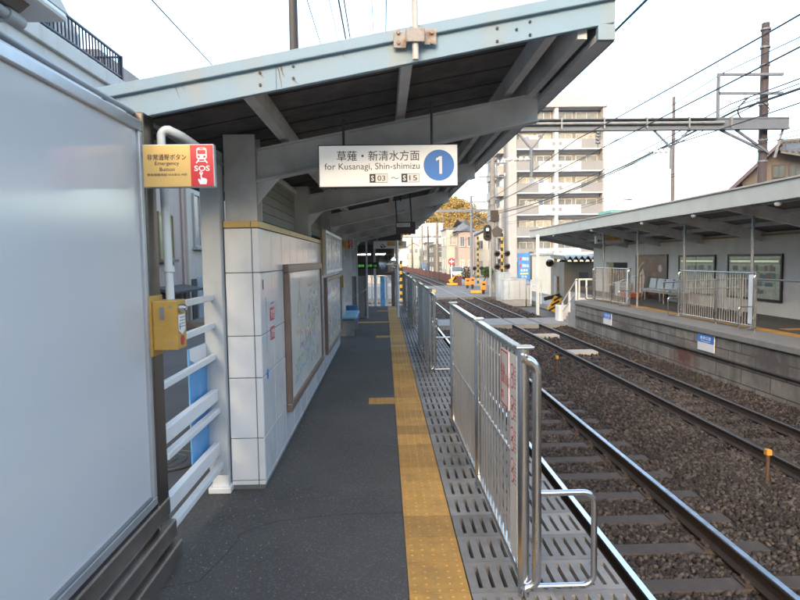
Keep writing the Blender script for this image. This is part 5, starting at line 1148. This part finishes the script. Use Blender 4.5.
# ------------------------------------------------------------------ houses
def house(name, lab, px0, px1, pyt, Y, dep, wm, roof='flat', rm=None, wins=2, floors=2, door=True):
    a = at(px0,270,Y); b = at(px1,270,Y); zt = at((px0+px1)/2,pyt,Y).z; x0, x1 = a.x, b.x
    t = thing(name, lab, 'building', ((x0+x1)/2,Y+dep/2,ZG)); M().box(x0,x1,Y,Y+dep,ZG,zt).build('wall', wm, t); rm = rm or LGREY
    if roof == 'flat': M().box(x0-.15,x1+.15,Y-.15,Y+dep+.15,zt+.001,zt+.22).build('roof', rm, t)
    elif roof == 'gable':
        m = M(); h_ = (x1-x0)*.28; xm = (x0+x1)/2; m.prism([(x0-.4,Y-.4,zt-.1),(xm,Y-.4,zt+h_),(x1+.4,Y-.4,zt-.1),(x1+.4,Y-.4,zt+.05),(xm,Y-.4,zt+h_+.18),(x0-.4,Y-.4,zt+.05)], (0,dep+.8,0)); m.build('roof', rm, t)
        M().prism([(x0+.01,Y+.05,zt),(x1-.01,Y+.05,zt),(xm,Y+.05,zt+h_-.12)], (0,dep-.1,0)).build('gable_wall', wm, t)
    elif roof == 'hip':
        h_ = 1.8; m = M(); m.add([(x0-.4,Y-.4,zt),(x1+.4,Y-.4,zt),(x1+.4,Y+dep+.4,zt),(x0-.4,Y+dep+.4,zt),(x0+1.6,Y+dep/2,zt+h_),(x1-1.6,Y+dep/2,zt+h_)], [(0,1,5,4),(1,2,5),(2,3,4,5),(3,0,4),(0,3,2,1)]); m.build('roof', rm, t)
    fh = (zt-ZG)/floors
    for fl in range(floors):
        z = ZG+fh*fl; w_ = (x1-x0)/wins
        windowed(t, [(x0+w_*(q+.22),x0+w_*(q+.78),z+fh*.35,z+fh*.78) for q in range(wins)], Y, 'x', -1, glass=GLASS if (fl+len(lab))%2 else CURTAIN, fr=ALU, sill=True)
        nl = max(1,int(dep/4)); windowed(t, [(Y+dep*(q+.3)/nl,Y+dep*(q+.7)/nl,z+fh*.35,z+fh*.78) for q in range(nl)], x0, 'y', -1, glass=GLASS, fr=ALU, sill=True)
    return t
GRR = mat('grey_tile_roof', (.16,.16,.165), .6, 0, .2, 1.5); BRR = mat('brown_roof',(.16,.10,.075),.7,0,.2,1.5)
SUNW = wallm('sunlit_white_wall',(.30,.285,.255),.15); DKW = wallm('dark_grey_cladding',(.13,.125,.125),.2); SAL = wallm('salmon_wall',(.37,.28,.245),.2)
house('house','cream narrow house left of the salmon one beyond the crossing',447,458,229,84,8,PALE,'flat',GRR,1,2)
house('house','salmon walled house with a grey roof beyond the crossing',458.5,474,231,80,9,SAL,'hip',GRR,2,2)
house('house','pale house hidden partly by the green railway signal',474.5,497,236,88,9,AP,'gable',GRR,2,2)
house('apartment_block','dark grey clad block beside the concrete pole up the line',434,446.5,245,101,10,DKW,'flat',GRR,1,3)
house('apartment_block','grey beige block left of the dark clad one up the line',427,434,243,118,9,wallm('beige_grey_wall',(.24,.22,.2)),'flat',GRR,1,3)
house('apartment_block','tall bright white block with stepped top up the line',421.5,444,224,190,16,SUNW,'flat',LGREY,4,5)
house('apartment_block','tall bright block behind the catenary portal up the line',413,426,214,225,14,SUNW,'flat',LGREY,3,6)
house('house','bright white house next to the bend of the rails',408.5,419,246,178,12,SUNW,'gable',BRR,2,2)
house('house','bright cream house behind the bend of the rails',400,411,250,240,12,wallm('sunlit_cream_wall',(.30,.265,.215),.15),'gable',BRR,2,2)
house('house','small bright house where the rails vanish left of the bend',391,401,255,275,12,SUNW,'gable',BRR,2,2)
house('apartment_block','bright pinkish block on the slope below the autumn wood',404,414,236,300,14,wallm('sunlit_pink_wall',(.30,.24,.20),.15),'flat',LGREY,3,4)
house('house','white building seen through the station opening',345,384,235,66,10,SUNW,'gable',BRR,4,2)
house('house','cream building left of the line beyond the station',384.5,391.5,258,150,10,SUNW,'flat',BRR,2,2)
house('low_building','low building with a teal roof line above the opposite canopy',612,648,212.5,46,2.5,LGREY,'flat',mat('teal_roof',(.12,.34,.31),.5),3,2)
# tiled house at the right
t = thing('tiled_house', 'beige house with a grey tiled roof above the opposite canopy', 'house', (16.26,23.5,ZG)); t.location.x = 15.75; t.rotation_euler = (0,0,-rad(33)); BG = wallm('taupe_wall',(.135,.112,.105),.2)
M().box(14.9,22,24,31,ZG,4.75).build('wall', BG, t)
TR = mat('dark_pantiles',(.10,.097,.097),.6,0,.35,9)
M().prism([(14.9,24.02,4.75),(19.5,24.02,4.75),(16.26,24.02,5.95)], (0,.1,0)).build('gable_wall', BG, t)
m = M(); m.prism([(14.5,23.5,4.25),(16.26,23.5,6.02),(16.26,23.5,6.18),(14.42,23.5,4.36)], (0,8,0)); m.build('verge_roof', mat('plum_verge',(.085,.06,.08),.6), t)
m = M(); m.hexa([(16.2,23.4,5.62),(20.5,23.3,4.35),(20.5,25.4,6.0),(16.2,25.0,6.12),(16.2,23.4,5.72),(20.5,23.3,4.45),(20.5,25.4,6.14),(16.2,25.0,6.24)])
for k in range(22):
    u = k/21; a_ = V((16.2+4.3*u,23.36,5.74-1.27*u)); b_3 = V((16.2+4.3*u,25.1,6.26-.1*u)); m.tube([a_,b_3], .045, 6)
m.build('roof', TR, t); M().tube([(16.1,25.0,6.3),(20.6,25.3,6.24)], .1, 8).build('ridge', TR, t)
windowed(t, [(15.95,16.4,4.72,5.25),(16.5,16.98,4.72,5.25)], 24.0, 'x', -1, glass=GLASS, fr=DARK)
# red brown trackside fence, vehicles, shrub
m = M(); ys = [57+6*k for k in range(24)]
pts = [(7.3+curve_x(y)*1.0-.012*(y-57), y) for y in ys]
for (x0,y0),(x1,y1) in zip(pts, pts[1:]): m.bar((x0,y0,-.45),(x1,y1,-.45),.08,.9)
ft = thing('trackside_fence', 'low red brown fence along the right of the rails beyond the crossing', 'fence', (7.3,57,-.93)); m.build('panels', mat('red_brown_fence',(.11,.032,.022),.75,0,.2), ft)
for (x0,y0) in pts: M().box(x0-.08,x0+.08,y0-.08,y0+.08,-1.2,.08).build('post', mat('red_brown_post',(.09,.03,.022),.75), ft)
def small_car(name, lab, px, py, Y, col, W_=1.6, H_=1.6, cat='car'):
    c = at(px,py,Y); x = c.x; t = thing(name, lab, cat, (x,Y,ZG)); h = W_/2; cm = mat('car_'+name+str(px), col, .25, 0, .03, coat=.6)
    prof = [(0,.28),(0,.95),(.35,1.0),(.9,H_-.03),(2.9,H_),(3.35,1.0),(3.4,.28)]
    m = M(); m.prism([(x-h,Y+p,ZG+z) for p, z in prof], (W_,0,0)); m.build('body', cm, t, bevel=.06)
    m = M(); m.hexa([(x-h+.1,Y+.33,ZG+1.0),(x+h-.1,Y+.33,ZG+1.0),(x+h-.15,Y+.9,ZG+H_-.06),(x-h+.15,Y+.9,ZG+H_-.06),(x-h+.1,Y+.30,ZG+1.02),(x+h-.1,Y+.30,ZG+1.02),(x+h-.15,Y+.86,ZG+H_-.04),(x-h+.15,Y+.86,ZG+H_-.04)]); m.build('windscreen', GLASS, t)
    for sx in (-1,1):
        for q in (.65,2.7): M().tube([(x+sx*(h-.12),Y+q,ZG+.3),(x+sx*(h+.01),Y+q,ZG+.3)], .3, 14).build('wheel', BLACK, t)
        M().box(x+sx*(h-.28)-.13,x+sx*(h-.28)+.13,Y-.02,Y+.02,ZG+.62,ZG+.78).build('headlight', INKWHITE, t)
small_car('parked_car','white parked car seen beyond the round road sign',458,274,76,(.7,.7,.7)); small_car('blue_van','dark blue van standing by the red brown fence up the line',427,268,112,(.05,.14,.38),1.7,1.9,'van')
def leaves(name, centre, r, n_, m_, size, parent=None, seed=1):
    rg = np.random.default_rng(seed); d = rg.normal(size=(n_,3)); d /= np.linalg.norm(d,axis=1,keepdims=True); p = d*(rg.random((n_,1))**.35)*np.array(r)+np.array(centre)
    m = M()
    for q in p:
        a = V(rg.normal(size=3)).normalized()*size; b_2 = a.cross(V(rg.normal(size=3))).normalized()*size*.6; q = V(q); m.add([q-a,q+b_2,q+a,q-b_2],[(0,1,2,3)])
    return m.build(name, m_, parent)
c = at(487,272,45); t = thing('clipped_shrub', 'rounded green shrub by the lone orange cabinet', 'shrub', (c.x,45,ZG)); leaves('foliage', c, (.5,.5,.42), 700, LEAFGR, .07, t); M().tube([(c.x,45,ZG),(c.x,45,c.z)], .05, 6).build('stem', BROWNFR, t)
c = at(466.5,273,60); t = thing('dark_shrub', 'dark bare shrub behind the pair of orange cabinets', 'shrub', (c.x,60,ZG)); leaves('foliage', c, (.6,.5,.7), 500, mat('dark_leaves',(.04,.03,.02),.8), .08, t); M().tube([(c.x,60,ZG),(c.x,60,c.z)], .06, 6).build('stem', BROWNFR, t)

m = M(); rq = random.Random(9)
for k in range(420):
    u = rq.random(); x, y = (rq.uniform(-1.15,-.15), rq.uniform(2.6,4.25)) if u < .75 else (rq.uniform(-.87,-.70), rq.uniform(4.3,9))
    if u < .75 and rq.random() > (1.1-abs(x+.9)): continue
    r_ = rq.uniform(.002,.0055); a = rq.random()*6.28
    m.add([(x+r_*math.cos(a),y+r_*math.sin(a),0),(x+r_*math.cos(a+2.1),y+r_*math.sin(a+2.1),0),(x+r_*math.cos(a+4.2),y+r_*math.sin(a+4.2),0),(x,y,r_*1.2)], [(0,1,3),(1,2,3),(2,0,3)])
stuff(m.build('loose_grit', mat('pale_grit',(.22,.21,.20),.9,0,.3,40)), 'pale loose grit scattered at the foot of the tiled wall', 'grit')

# ------------------------------------------------------------------ autumn wooded hill up the line
def hz(x, y):
    return 33*math.exp(-((x-40)/34)**2-((y-420)/80)**2)+17*math.exp(-((x-95)/50)**2-((y-430)/80)**2)+31*math.exp(-((x+5)/30)**2-((y-400)/70)**2)
m = M(); nx, ny = 40, 24; vs = []
for j in range(ny+1):
    for i in range(nx+1): x = -120+300*i/nx; y = 260+280*j/ny; vs.append((x,y,-1.3+hz(x,y)))
m.add(vs, [(j*(nx+1)+i, j*(nx+1)+i+1, (j+1)*(nx+1)+i+1, (j+1)*(nx+1)+i) for j in range(ny) for i in range(nx)])
struct(m.build('hillside', mat('hill_soil',(.10,.085,.04),.95,0,.3,.1), smooth=True))
rg = np.random.default_rng(11); vs = []; fs = []; k = 0; Rr = random.Random(4)
for j in range(380):
    x = Rr.uniform(-55,110); y = Rr.uniform(330,430); h0 = hz(x,y)
    if h0 < 4: continue
    R_ = Rr.uniform(2.6,5); cz = h0+R_*.6; ncl = 300
    d = rg.normal(size=(ncl,3)); d /= np.linalg.norm(d,axis=1,keepdims=True); p = d*(rg.random((ncl,1))**.3)*np.array((R_,R_,R_*.95))+np.array((x,y,cz))
    for q in p:
        a = rg.normal(size=3); a /= np.linalg.norm(a); b_2 = np.cross(a, rg.normal(size=3)); b_2 /= np.linalg.norm(b_2); sz = Rr.uniform(.28,.6)
        vs += [q-a*sz, q+b_2*sz*.8, q+a*sz, q-b_2*sz*.8]; fs.append((k,k+1,k+2,k+3)); k += 4
m = M(); m.add(vs, fs); stuff(m.build('autumn_wood', LEAFOR, org=(40,380,0)), 'orange and yellow autumn wood on the hill up the line', 'wood')
